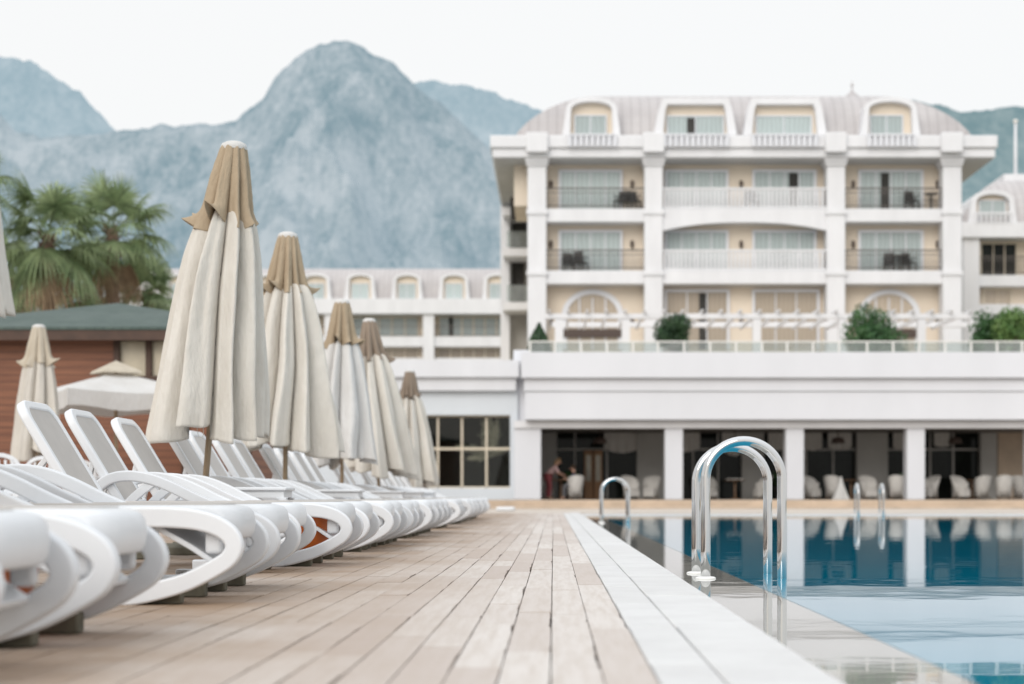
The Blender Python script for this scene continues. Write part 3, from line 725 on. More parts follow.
s = MB(); s.box(wx(505, YW), wx(1080, YW), YW + .3, YW + .6, .27, wz(420, YW)); s.build('back_wall', 'dark_in', rest, base=rbase)
for x0, x1, m in ((530, 557, 'grey_panel'), (637, 668, 'grey_panel'), (742, 764, 'grey_panel'), (857, 888, 'grey_panel'), (981, 997, 'grey_panel'), (998, 1060, 'stone')):
    s = MB(); s.box(wx(x0, YW - .3), wx(x1, YW - .3), YW - .3, YW + .29, .27, wz(424, YW)); s.build('wall_panel', m, rest, base=rbase)
for x0, x1, mull in ((557, 637, (575, 607)), (668, 742, (693, 718)), (764, 857, (783, 806, 833)), (888, 981, (909, 930, 953))):
    w = MB(); Yg = YW + .1
    w.box(wx(x0, Yg), wx(x1, Yg), Yg - .04, Yg + .04, wz(450.5, Yg), wz(448.5, Yg))
    for xm in mull: w.box(wx(xm - .9, Yg), wx(xm + .9, Yg), Yg - .05, Yg + .05, .27, wz(425, Yg))
    fr = w.build('glass_wall', 'grey_panel', rest, base=rbase)
    w = MB(); w.box(wx(x0, Yg) + .002, wx(x1, Yg) - .002, Yg + .06, Yg + .07, .27, wz(424, Yg)); w.build('pane', 'dark_glass', fr, base=rbase)
for x0, x1 in ((584, 593), (593.6, 602.5)):
    Yd = YW - .02; w = MB(); w.box(wx(x0, Yd), wx(x1, Yd), Yd, Yd + .06, .27, wz(450, Yd)); d = w.build('door', 'door_wood', rest, base=rbase, bevel=.02)
    w = MB(); w.box(wx(x0 + 2, Yd), wx(x1 - 2, Yd), Yd - .01, Yd - .002, 1.0, wz(455, Yd)); w.build('door_glass', 'hut_glass', d, base=rbase)
for x0, x1, yl in ((604, 640, 453), (672, 700, 452), (722, 747, 456), (768, 790, 450), (803, 822, 451), (828, 852, 450), (893, 906, 450), (934, 950, 447)):  # pale swags added in place of bright reflections on the dark panes
    Ys = YW - .12; n = 30; vs = []; xa, xb = wx(x0, Ys), wx(x1, Ys); zt_ = wz(433, Ys); zl = wz(yl, Ys)
    for i in range(n + 1):
        q = i / n; X = xa + (xb - xa) * q; d = math.sin(math.pi * q) ** .8
        for j in range(6): r_ = j / 5; vs.append((X, Ys + .05 * math.sin(q * 25) * r_, zt_ - (zt_ - zl) * r_ * (.45 + .55 * d) - .25 * (1 - d) * r_ + .12 * d * (1 - r_)))
    w = MB(); w.add(vs, [(i * 6 + j, i * 6 + 6 + j, i * 6 + 7 + j, i * 6 + 1 + j) for i in range(n) for j in range(5)]); w.build('reflection_swag', 'cushion', rest, base=rbase, smooth=True)
for x in (600, 735, 838, 955):
    w = MB(); Yl = 65.5; zc = wz(427, 62.2); w.lathe([(.02, 0), (.02, -.25), (.22, -.3), (.28, -.5), (.26, -.5), (.0, -.34)], (wx(x, Yl), Yl, zc), n=16); w.build('pendant_lamp', 'lamp', rest, base=rbase, smooth=True)
s = MB(); s.pbox(513.5, 530, 350, 428, 63.02, 64); s.build('end_wall', 'white2', rest, base=rbase)
# left section with the grid window
lbase = Vector((wx(440, 62.8), 62.8, .27)); lef = thing('poolside_wing', 'pale one storey wing with a dark grid window left of the restaurant', 'building', lbase)
box_part('cornice', 'white', lef, lbase, (180, 519, 360, 377, 62.3, 63.4), (180, 516, 377.6, 390.5, 62.5, 63.4))
YL = 62.8
box_part('wall', 'pier', lef, lbase, (180, 404, 391.2, 500.5, YL, 63.4), (510, 517.5, 391.2, 500.5, YL, 63.4), (404, 510, 391.2, 415, YL, 63.4), (404, 510, 488, 500.5, YL, 63.4))
s = MB(); s.box(wx(180, 62.8), wx(400, 62.8), 63.41, 75, .27, wz(366, 62.8)); s.box(wx(513.6, 62.8), wx(517, 62.8), 63.41, 75, .27, wz(366, 62.8)); s.build('rear_block', 'white', lef, base=lbase)
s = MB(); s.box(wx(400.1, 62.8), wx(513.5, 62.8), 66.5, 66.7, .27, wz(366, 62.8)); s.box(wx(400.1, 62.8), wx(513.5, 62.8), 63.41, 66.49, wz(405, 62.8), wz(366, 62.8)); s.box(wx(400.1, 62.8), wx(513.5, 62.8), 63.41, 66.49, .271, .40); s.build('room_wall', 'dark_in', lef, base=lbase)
w = MB(); Yg = 63.1
for xm in (438, 462, 486.5): w.box(wx(xm - 1, Yg), wx(xm + 1, Yg), Yg - .05, Yg + .03, wz(488, YL) + .002, wz(415, YL) - .002)
w.box(wx(403, Yg), wx(511, Yg), Yg - .045, Yg + .028, wz(450, Yg), wz(447.6, Yg)); w.box(wx(403, Yg), wx(511, Yg), Yg - .05, Yg + .03, wz(417, Yg), wz(415, Yg)); w.box(wx(403, Yg), wx(511, Yg), Yg - .05, Yg + .03, wz(488.5, Yg), wz(486.6, Yg))
fr = w.build('window', 'cream', lef, base=lbase)
w = MB(); w.box(wx(402, Yg), wx(512, Yg), Yg + .1, Yg + .11, wz(489, Yg), wz(414, Yg)); w.build('pane', 'tint', fr, base=lbase)
ROOM = True

# ------------------------------------------------------------------ restaurant furniture
def make_armchair():
    t = thing('wicker_armchair', 'x', 'armchair', group='white armchairs in the open restaurant')
    n = 18; vs = []; fs = []
    for i in range(n + 1):
        a = R(-25 + 230 * i / n); c, sn = math.cos(a), math.sin(a); hgt = .64 + .28 * max(0, sn) ** .7
        for r, z in ((.25, .06), (.27, .4), (.30 + .12 * max(0, sn), hgt), (.27 + .12 * max(0, sn), hgt), (.24, .4), (.22, .1)): vs.append((r * c * 1.05, r * sn, z))
    for i in range(n):
        for k in range(6): fs.append((i * 6 + k, i * 6 + 6 + k, i * 6 + 6 + (k + 1) % 6, i * 6 + (k + 1) % 6))
    fs += [tuple(range(6)), tuple(n * 6 + k for k in range(5, -1, -1))]
    s = MB(); s.add(vs, fs); s.build('shell', 'wicker', t, smooth=True)
    s = MB(); s.box(-.23, .23, -.27, .18, .1, .36); s.build('seat', 'wicker', t, bevel=.03)
    s = MB(); s.box(-.21, .21, -.25, .16, .362, .44); s.build('cushion', 'cushion', t, bevel=.03)
    for a in (-1, 1):
        for c in (-1, 1): s = MB(); s.tube([(a * .2, c * .18, .1), (a * .21, c * .19, 0)], .02, 8); s.build('leg', 'table_wood', t)
    return t
ac = make_armchair()
arm_pos = [(545, 65.3, .9, 'next to the person in pink'), (575, 64.2, 3.4, 'with its back to the pool, in front of the wooden door'), (631, 64.6, .5, 'left of the two beside the second pillar'), (651, 64.9, -.4, 'right of the two beside the second pillar'),
  (709, 65.4, .4, 'behind the large pool ladder, left of the dining table'), (762, 65.2, -1.2, 'behind the large pool ladder, right of the dining table'), (812, 64.3, .8, 'just right of the third pillar'), (833, 64.8, 2.7, 'behind the white folded cloth'), (869, 64.4, .3, 'behind the far pool handrails'),
  (897, 64.2, 2.9, 'just left of the fourth pillar'), (930, 64.5, -1.0, 'just right of the fourth pillar'), (961, 64.4, .6, 'first left of the cluster under the stone wall'), (982, 64.8, 3.3, 'in the middle of the cluster under the stone wall'), (1004, 64.2, 3.0, 'largest looking of the cluster under the stone wall'), (1021, 64.9, 2.5, 'cut off by the right picture edge')]
for i, (x, Y, rz, l) in enumerate(arm_pos):
    o = ac if i == 0 else copy_tree(ac); o.location = (wx(x, Y), Y, .268); o.rotation_euler.z = rz; o['label'] = 'white wicker armchair ' + l
def dining_table(label, x, Y):
    t = thing('dining_table', label, 'table', (wx(x, Y), Y, .268), 0, 'tables in the open restaurant')
    s = MB(); s.lathe([(0, .72), (.42, .72), (.43, .735), (.42, .75), (0, .75)], n=28); s.build('table_top', 'table_wood', t)
    s = MB(); s.lathe([(.25, 0), (.25, .02), (.05, .05), (.04, .4), (.06, .719), (0, .719)], n=20); s.build('pedestal', 'table_wood', t, smooth=True)
for l, x, Y in (('round table between the two seated guests', 561, 64.4), ('round dark table behind the large pool ladder', 735, 65.6), ('round table between the chairs of the third bay', 851, 65.3), ('round table among the chairs under the stone wall', 972, 65.4)): dining_table(l, x, Y)
t = thing('tea_light_tray', 'white bowls and plates on the round table behind the ladder', 'tableware', (wx(735, 65.6), 65.6, 1.02))
for k in range(4):
    s = MB(); s.lathe([(.02, 0), (.05, .0), (.09, .05), (.085, .05), (.03, .01)], (-.25 + .16 * k, .05 * (-1) ** k, 0), n=16); s.build('bowl', 'flange', t, smooth=True)
# folded white garden umbrella / cone cloth in bay three
t = thing('folded_cloth_cone', 'small white cone of folded cloth standing at the front of the third bay', 'cloth cone', (wx(841, 63.4), 63.4, .268))
s = MB(); vs = []; n = 40
for j in range(12):
    v = j / 11
    for k in range(n): a = 2 * math.pi * k / n; r = (.03 + .26 * v ** 1.2) * (1 + .22 * math.sin(7 * a) * v); vs.append((r * math.cos(a), r * math.sin(a), .86 * (1 - v)))
s.add(vs, [(j * n + k, j * n + (k + 1) % n, (j + 1) * n + (k + 1) % n, (j + 1) * n + k) for j in range(11) for k in range(n)]); s.build('cloth', 'canvas_white', t, smooth=True)

def indoor_plant(label, x, Y, h, seed):
    rg = random.Random(seed); t = thing('potted_plant', label, 'plant', (wx(x, Y), Y, .268), 0, 'potted plants in the restaurant'); s = MB()
    for k in range(26):
        a = rg.random() * 6.28; el = rg.uniform(.5, 1.4); L = h * rg.uniform(.5, .8); d = Vector((math.cos(a) * math.cos(el), math.sin(a) * math.cos(el), math.sin(el))); sd = d.cross(Vector((0, 0, 1))).normalized(); v = []
        for j in range(5): q = j / 4; c = Vector((0, 0, .4)) + d * L * q - Vector((0, 0, .35 * L * q ** 2.5)); ww = .07 * math.sin(math.pi * (.1 + .88 * q)); v += [c - sd * ww, c + sd * ww]
        s.add(v, [(2 * j, 2 * j + 1, 2 * j + 3, 2 * j + 2) for j in range(4)])
    s.build('leaves', 'shrub', t, fix=False); s = MB(); s.lathe([(.13, 0), (.2, .42), (.17, .42), (0, .36)], n=20); s.build('pot', 'dark_in', t, smooth=True)
indoor_plant('potted plant with arching leaves beside the wooden door', 570, 66.6, 1.7, 3)
indoor_plant('potted plant in the bay behind the large pool ladder', 780, 66.8, 1.6, 4)
indoor_plant('potted plant right of the fourth pillar', 905, 66.8, 1.5, 5)
# ------------------------------------------------------------------ people
def skin_mesh(name, m, parent, verts, edges, radii, sub=2, root=0):
    me = bpy.data.meshes.new(name); me.from_pydata(verts, edges, []); o = bpy.data.objects.new(name, me); COL.objects.link(o); o.parent = parent
    mo = o.modifiers.new('skin', 'SKIN'); mo.use_smooth_shade = True; sv = me.skin_vertices[0].data if me.skin_vertices else None
    if sv is None:
        bm = bmesh.new(); bm.from_mesh(me); bm.verts.layers.skin.verify(); bm.to_mesh(me); bm.free(); sv = me.skin_vertices[0].data
    for i, r in enumerate(radii): sv[i].radius = (r, r) if not isinstance(r, tuple) else r; sv[i].use_root = (i == root)
    su = o.modifiers.new('sub', 'SUBSURF'); su.levels = sub; su.render_levels = sub
    me.materials.append(M[m]); return o
def person(label, loc, rz, J, top, trousers, hair, longhair):
    # J: joint positions in metres
    t = thing('person', label, 'person', loc, rz)
    names = ['pelvis', 'waist', 'chest', 'neck', 'chin', 'head', 'crown', 'shL', 'elL', 'wrL', 'haL', 'shR', 'elR', 'wrR', 'haR', 'hipL', 'knL', 'anL', 'toL', 'hipR', 'knR', 'anR', 'toR']
    rad = [.13, .115, .135, .05, .065, .098, .06, .055, .042, .03, .032, .055, .042, .03, .032, .085, .058, .042, .035, .085, .058, .042, .035]
    idx = {k: i for i, k in enumerate(names)}
    E = [('pelvis', 'waist'), ('waist', 'chest'), ('chest', 'neck'), ('neck', 'chin'), ('chin', 'head'), ('head', 'crown'), ('chest', 'shL'), ('shL', 'elL'), ('elL', 'wrL'), ('wrL', 'haL'), ('chest', 'shR'), ('shR', 'elR'), ('elR', 'wrR'), ('wrR', 'haR'),
         ('pelvis', 'hipL'), ('hipL', 'knL'), ('knL', 'anL'), ('anL', 'toL'), ('pelvis', 'hipR'), ('hipR', 'knR'), ('knR', 'anR'), ('anR', 'toR')]
    V = [Vector(J[k]) for k in names]; ed = [(idx[a], idx[c]) for a, c in E]; rd = list(rad)
    for side in 'LR':         # fingers and thumb as short chains rooted in the palm
        w, hnd = Vector(J['wr' + side]), Vector(J['ha' + side]); d = (hnd - w).normalized(); sd = d.cross(Vector((0, 0, 1)));
        if sd.length < .1: sd = Vector((1, 0, 0))
        sd.normalize(); dn = d.cross(sd)
        for k, ln in enumerate((.062, .072, .068, .052)):
            p = hnd + sd * (-.027 + .018 * k) + d * .02; q = p + d * ln * .6; r = q + (d * .7 - dn * .5) * ln * .5
            o = len(V); V += [p, q, r]; rd += [.010, .009, .008]; ed += [(idx['ha' + side], o), (o, o + 1), (o + 1, o + 2)]
        p = w.lerp(hnd, .6) + sd * -.035; q = p + (d * .6 - sd * .7).normalized() * .045; o = len(V); V += [p, q]; rd += [.011, .009]; ed += [(idx['ha' + side], o), (o, o + 1)]
    skin_mesh('body', 'skin', t, V, ed, rd)
    def sub_skin(name, m, keys, edges, rs):
        ii = {k: i for i, k in enumerate(keys)}; skin_mesh(name, m, t, [Vector(J[k]) for k in keys], [(ii[a], ii[c]) for a, c in edges], rs)
    sub_skin('top', top, ['pelvis', 'waist', 'chest', 'shL', 'elL', 'shR', 'elR'], [('pelvis', 'waist'), ('waist', 'chest'), ('chest', 'shL'), ('shL', 'elL'), ('chest', 'shR'), ('shR', 'elR')], [.155, .14, .158, .078, .058, .078, .058])
    sub_skin('trousers', trousers, ['pelvis', 'hipL', 'knL', 'anL', 'hipR', 'knR', 'anR'], [('pelvis', 'hipL'), ('hipL', 'knL'), ('knL', 'anL'), ('pelvis', 'hipR'), ('hipR', 'knR'), ('knR', 'anR')], [.145, .11, .08, .06, .11, .08, .06])
    hd = Vector(J['head']); fwd = (Vector(J['face']) - hd).normalized(); upv = (Vector(J['crown']) - Vector(J['chin'])).normalized(); side = fwd.cross(upv)
    s = MB()
    for i in range(10):
        pass
    vs = []; n = 16
    for j in range(9):
        th = j / 8 * math.pi * .62
        for k in range(n):
            a = 2 * math.pi * k / n; d = upv * math.cos(th) + (side * math.cos(a) + fwd * math.sin(a)) * math.sin(th)
            q = .118 if d.dot(fwd) < .45 else .09; vs.append(hd + upv * .015 + d * q - fwd * .012)
    s.add(vs, [(j * n + k, j * n + (k + 1) % n, (j + 1) * n + (k + 1) % n, (j + 1) * n + k) for j in range(8) for k in range(n)])
    if longhair: s.tube([hd - fwd * .07 + upv * .03, hd - fwd * .10 - upv * .08, hd - fwd * .09 - upv * .2], .06, 10, radii=[.07, .065, .03])
    s.build('hair', hair, t, smooth=True)
    for sg in (-1, 1):
        s = MB(); c = hd + fwd * .093 + side * .034 * sg + upv * .008; s.lathe([(.0, -.009), (.008, -.005), (.010, 0), (.008, .005), (0, .009)], c, n=10); s.build('eye', 'darkfurn', t, smooth=True)
        s = MB(); c = hd + side * .098 * sg; s.lathe([(0, -.03), (.014, -.02), (.018, .005), (.014, .025), (0, .03)], c, n=10); s.build('ear', 'skin', t, smooth=True)
    s = MB(); s.tube([hd + fwd * .09 + upv * .01, hd + fwd * .118 - upv * .028, hd + fwd * .085 - upv * .036], .012, 8, radii=[.009, .016, .01]); s.build('nose', 'skin', t, smooth=True)
    s = MB(); s.tube([hd + fwd * .085 - upv * .062 - side * .025, hd + fwd * .095 - upv * .06, hd + fwd * .085 - upv * .062 + side * .025], .006, 8); s.build('mouth', 'pink', t, smooth=True)
    return t
bend = {'pelvis': (0, 0, .90), 'waist': (.08, 0, 1.02), 'chest': (.22, 0, 1.20), 'neck': (.33, 0, 1.33), 'chin': (.38, 0, 1.38), 'head': (.42, 0, 1.44), 'crown': (.45, 0, 1.53), 'face': (.52, 0, 1.40),
  'shL': (.24, .18, 1.22), 'elL': (.36, .22, 1.0), 'wrL': (.55, .17, .93), 'haL': (.62, .15, .91), 'shR': (.24, -.18, 1.22), 'elR': (.38, -.22, 1.0), 'wrR': (.56, -.15, .93), 'haR': (.63, -.13, .91),
  'hipL': (0, .1, .86), 'knL': (.03, .11, .47), 'anL': (-.03, .11, .08), 'toL': (.12, .12, .035), 'hipR': (0, -.1, .86), 'knR': (.06, -.11, .47), 'anR': (.02, -.11, .08), 'toR': (.17, -.12, .035)}
sit = {'pelvis': (0, 0, .55), 'waist': (.0, 0, .68), 'chest': (.03, 0, .92), 'neck': (.05, 0, 1.07), 'chin': (.08, 0, 1.13), 'head': (.09, 0, 1.19), 'crown': (.09, 0, 1.28), 'face': (.2, 0, 1.18),
  'shL': (.04, .18, .96), 'elL': (.14, .24, .72), 'wrL': (.34, .15, .78), 'haL': (.40, .12, .80), 'shR': (.04, -.18, .96), 'elR': (.14, -.24, .72), 'wrR': (.34, -.15, .78), 'haR': (.40, -.12, .80),
  'hipL': (.03, .1, .53), 'knL': (.42, .12, .52), 'anL': (.42, .12, .08), 'toL': (.55, .13, .035), 'hipR': (.03, -.1, .53), 'knR': (.42, -.12, .50), 'anR': (.38, -.12, .08), 'toR': (.52, -.13, .035)}
person('person in a pink top and red trousers leaning over a restaurant table', (wx(548, 64.3), 64.3, .268), R(12), bend, 'pink', 'redc', 'hair1', True)
person('person in a dark top seated at the restaurant table facing the one in pink', (wx(575, 64.2), 64.2, .268), R(184), sit, 'navy', 'greyc', 'hair2', False)

# ------------------------------------------------------------------ glass railing, pergola, shrubs on the restaurant roof
gb = Vector((wx(780, 62.6), 62.6, wz(352, 61.5))); gr = thing('glass_railing', 'long glass balustrade with pale rail along the restaurant roof edge', 'railing', gb)
Yg = 62.6; zt = wz(341, Yg); z0 = wz(352, 61.5)
s = MB(); s.box(wx(529, Yg), wx(1110, Yg), Yg - .03, Yg + .03, zt - .05, zt); s.build('handrail', 'steelrail', gr, base=gb)
s = MB(); s.box(wx(529, Yg), wx(1110, Yg), Yg - .008, Yg + .008, z0 + .03, zt - .06); s.build('glass_panel', 'clear', gr, base=gb)
for x in (530, 555, 581, 607, 633, 658, 684, 710, 736, 762, 787, 813, 839, 867, 893, 919, 945, 971, 997, 1022, 1048):
    s = MB(); s.box(wx(x, Yg) - .035, wx(x, Yg) + .035, Yg - .025, Yg + .025, z0, zt - .052); s.build('post', 'steelrail', gr, base=gb)
YP = 71.; pb = Vector((wx(760, YP), YP, 5.2)); pg = thing('pergola', 'white pergola with projecting rafters along the hotel roof terrace', 'pergola', pb)
s = MB(); s.pbox(545, 975, 313.5, 318.5, YP, YP + .3); s.build('front_beam', 'whitepaint', pg, base=pb)
s = MB(); s.pbox(552, 968, 322, 327, YP + 6.5, YP + 6.8); s.build('rear_beam', 'whitepaint', pg, base=pb)
for x in (559, 626, 757, 843, 922, 974):
    s = MB(); s.box(wx(x, YP) - .17, wx(x, YP) + .17, YP + .01, YP + .29, 5.2, wz(319, YP) - .003); s.build('post', 'whitepaint', pg, base=pb)
zr = wz(313.5, YP)
for k in range(23):
    x = 549 + k * 19.1; s = MB(); X = wx(x, YP)
    s.prism([(YP - .4, zr + .08), (YP - .4, zr + .13), (YP + 7, zr + .13), (YP + 7, zr + .003), (YP - .25, zr + .003)], lambda y, z: (X - .045, y, z), lambda y, z: (X + .045, y, z)); s.build('rafter', 'whitepaint', pg, base=pb)
def leaf_cloud(n, fn, size, rg):
    s = MB()
    for _ in range(n):
        p, nn = fn(rg); a = Vector((rg.gauss(0, 1), rg.gauss(0, 1), rg.gauss(0, .7))).normalized(); c = (nn + a * .8).normalized(); u = c.orthogonal().normalized(); w = c.cross(u); th = rg.random() * 6.28
        d = u * math.cos(th) + w * math.sin(th); e = c.cross(d); L = size * rg.uniform(.6, 1.3)
        s.add([p - d * L, p + e * L * .42, p + d * L, p - e * L * .42], [(0, 1, 2, 3)])
    return s
def tree_reflection():  # made-up sprays behind the pane, shaped as the tree reflected in it
    rg = random.Random(4); Y = 63.45; X = wx(488, Y); t = thing('tree_reflection_sprays', 'added pale sprays standing for a tree reflection in the right panes of the dark grid window', 'plant', (X, Y, .41))
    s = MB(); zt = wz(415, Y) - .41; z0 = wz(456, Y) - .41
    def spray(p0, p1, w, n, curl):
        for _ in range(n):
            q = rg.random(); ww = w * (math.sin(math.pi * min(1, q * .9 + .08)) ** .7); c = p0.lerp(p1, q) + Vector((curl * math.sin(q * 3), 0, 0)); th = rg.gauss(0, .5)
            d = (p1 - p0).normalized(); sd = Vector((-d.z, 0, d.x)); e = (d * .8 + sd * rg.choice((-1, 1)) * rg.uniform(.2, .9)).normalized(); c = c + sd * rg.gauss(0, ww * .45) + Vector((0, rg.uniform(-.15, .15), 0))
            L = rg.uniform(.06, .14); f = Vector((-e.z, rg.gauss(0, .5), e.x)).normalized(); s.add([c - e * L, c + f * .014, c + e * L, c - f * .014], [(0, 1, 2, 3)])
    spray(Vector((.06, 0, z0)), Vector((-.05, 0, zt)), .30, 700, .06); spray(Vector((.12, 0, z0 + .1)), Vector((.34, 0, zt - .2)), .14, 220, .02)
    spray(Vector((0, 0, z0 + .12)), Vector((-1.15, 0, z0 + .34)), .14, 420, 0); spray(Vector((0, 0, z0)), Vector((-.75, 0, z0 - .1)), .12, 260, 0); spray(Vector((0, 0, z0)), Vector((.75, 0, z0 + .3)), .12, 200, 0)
    s.build('reflection_sprays', 'reflection_leaf', t, fix=False)
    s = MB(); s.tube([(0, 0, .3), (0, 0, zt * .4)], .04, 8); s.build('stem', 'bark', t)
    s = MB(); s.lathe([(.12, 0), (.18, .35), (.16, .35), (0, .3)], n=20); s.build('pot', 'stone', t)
def shrub(label, x, Y, z0, w, h, m, shape, n=2600, seed=0, size=.09):
    rg = random.Random(seed); X = wx(x, Y); t = thing('shrub', label, 'shrub', (X, Y, z0), 0, 'shrubs on the restaurant roof terrace')
    blobs = [(Vector((rg.uniform(-.55, .55) * w / 2, rg.uniform(-.4, .4) * w / 2, h * rg.uniform(.25, .82))), rg.uniform(.3, .52) * w / 2 * 1.2) for _ in range(13)]
    def fn(r):
        if shape == 'cone':
            v = r.random() ** .8; a = r.random() * 6.28; q = (1 - v ** 2.4) * w / 2 * r.uniform(.7, 1.06) * (1 + .15 * noise.noise(Vector((math.cos(a) * 2, math.sin(a) * 2, v * 5 + seed)))); return Vector((q * math.cos(a), q * math.sin(a), .1 + v * (h - .1))), Vector((math.cos(a), math.sin(a), .4))
        c, rr = r.choice(blobs); d = Vector((r.gauss(0, 1), r.gauss(0, 1), r.gauss(0, 1))).normalized(); k = 1 + .22 * noise.noise(c * 3 + d * 2.2 + Vector((seed, 0, 0))); return c + d * rr * k * (r.uniform(.6, 1.05) if r.random() < .9 else r.uniform(1.0, 1.3)), d
    leaf_cloud(n, fn, size, rg).build('crown', m, t, fix=False)
    s = MB(); s.tube([(0, 0, 0), (.02, 0, h * .5), (0, .03, h * .8)], .05, 8, radii=[.06, .04, .015])
    for k in range(4): a = k * 1.6; s.tube([(0, 0, h * .2), (.2 * w * math.cos(a), .2 * w * math.sin(a), h * .6)], .02, 6, radii=[.03, .01])
    s.build('trunk', 'bark', t, smooth=True)
ZS = 5.3
tree_reflection()
shrub('dark cone shaped shrub at the left end of the roof terrace', 539, 66, ZS, 1.05, wz(324, 66) - ZS, 'conifer', 'cone', 2600, 1, .08)
shrub('dark green bushy tree between pergola posts left of centre', 671, 67, ZS, 1.5, wz(302, 67) - ZS, 'conifer', 'blob', 4200, 2, .085)
shrub('broad green shrub spreading under the right part of the pergola', 877, 67, ZS, 2.5, wz(306, 67) - ZS, 'shrub', 'blob', 5200, 8, .09)
shrub('dark green shrub right of the pergola end', 988, 67, ZS, 1.4, wz(309, 67) - ZS, 'shrub', 'blob', 3000, 5, .09)
shrub('light yellow green shrub at the right picture edge', 1014, 66.5, ZS, 1.8, wz(303, 66.5) - ZS, 'lightshrub', 'blob', 4200, 6, .09)

# ------------------------------------------------------------------ hotel
YH = 82.; hb = Vector((wx(745, YH), YH, 0)); hot = thing('hotel_building', 'large cream and white hotel with columns, balconies and a curved grey roof', 'building', hb)
def hp(name, m, *boxes, parent=None, bevel=0.): 
    s = MB()
    for q in boxes: s.pbox(*q)
    return s.build(name, m, parent or hot, base=hb, bevel=bevel)
hp('wall', 'peach', (533, 957, 140, 520, 83.2, 97))
for x0, x1 in ((527.5, 546.5), (644.5, 663), (827, 845.5), (943, 962)):
    c = hp('column', 'whitepaint', (x0, x1, 159.5, 520, YH, YH + 1.0), bevel=.06)
    hp('capital', 'whitepaint', (x0 - 2.2, x1 + 2.2, 153.5, 161.4, YH - .22, YH + 1.1), (x0 - 1.2, x1 + 1.2, 161.2, 165, YH - .12, YH + 1.05), parent=c)
    hp('column_band', 'whitepaint', (x0 - 1, x1 + 1, 209.5, 214, YH - .08, YH + 1.04), parent=c)
    hp('column_band', 'whitepaint', (x0 - 1, x1 + 1, 270.5, 275, YH - .08, YH + 1.04), parent=c)
    hp('parapet_block', 'whitepaint', (x0 - 1.5, x1 + 1.5, 132, 152, YH - .75, YH - .45), parent=c, bevel=.05)
hp('cornice', 'whitepaint', (490, 998, 135, 147.5, 81.5, 97), (492.5, 995.5, 148, 157.5, 81.65, 96.8), bevel=.05)
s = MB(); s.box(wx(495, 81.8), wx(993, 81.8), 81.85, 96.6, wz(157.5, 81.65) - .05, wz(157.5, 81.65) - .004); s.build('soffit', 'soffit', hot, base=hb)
for k in range(40):
    pass
for yt, yb in ((208.5, 222), (270.5, 284)):
    hp('balcony_slab', 'whitepaint', (532, 958, yt, yb, YH + .15, 83.19), bevel=.04)
    # coved ceiling edge over the middle bay
zt0 = wz(222, YH + .3)
prof = []
for i in range(25):
    q = i / 24; x = 662.5 + 165 * q; prof.append((x, 222.2 + 8.5 * abs(2 * q - 1) ** 2.4))
s = MB(); s.prism([(wx(x, YH + .13), wz(y, YH + .13)) for x, y in prof] + [(wx(827.5, YH + .13), wz(221, YH + .13)), (wx(662.5, YH + .13), wz(221, YH + .13))], lambda x, z: (x, YH + .13, z), lambda x, z: (x, YH + .5, z)); s.build('arch_beam', 'whitepaint', hot, base=hb)
# doors
def door(root, base, x0, x1, yt, yb, Y, n, glass, parent_name='balcony_door', dark=None, trim='cream'):
    s = MB(); s.pbox(x0 - 2.6, x1 + 2.6, yt - 2.6, yt, Y - .14, Y + .05); s.pbox(x0 - 2.6, x0, yt + .05, yb, Y - .14, Y + .05); s.pbox(x1, x1 + 2.6, yt + .05, yb, Y - .14, Y + .05)
    for i in range(1, n): xm = x0 + (x1 - x0) * i / n; s.pbox(xm - .55, xm + .55, yt + .05, yb, Y - .09, Y - .045)
    f = s.build(parent_name, trim, root, base=base)
    s = MB(); s.pbox(x0 + .02, x1 - .02, yt + .03, yb, Y - .04, Y - .02); s.build('pane', glass, f, base=base)
    if dark: s = MB(); s.pbox(dark[0], dark[1], yt + 1, yb, Y - .05, Y - .042); s.build('open_leaf', 'dark_in', f, base=base)
    return f
YD = 83.19
for yt, yb, dk in ((172, 209.5, {2: (789, 798), 3: (881, 889)}), (232.5, 272, {})):
    for k, (x0, x1) in enumerate(((561, 620), (667, 726), (755, 814), (861, 921))):
        door(hot, hb, x0, x1, yt, yb, YD, 4, 'curtain_glass', dark=dk.get(k), trim='white')
for x0, x1, dk in ((667, 727, (699, 708)), (755, 817, None)):
    door(hot, hb, x0, x1, 292, 350, YD, 3, 'warm_glass', 'window', dark=dk, trim='white')
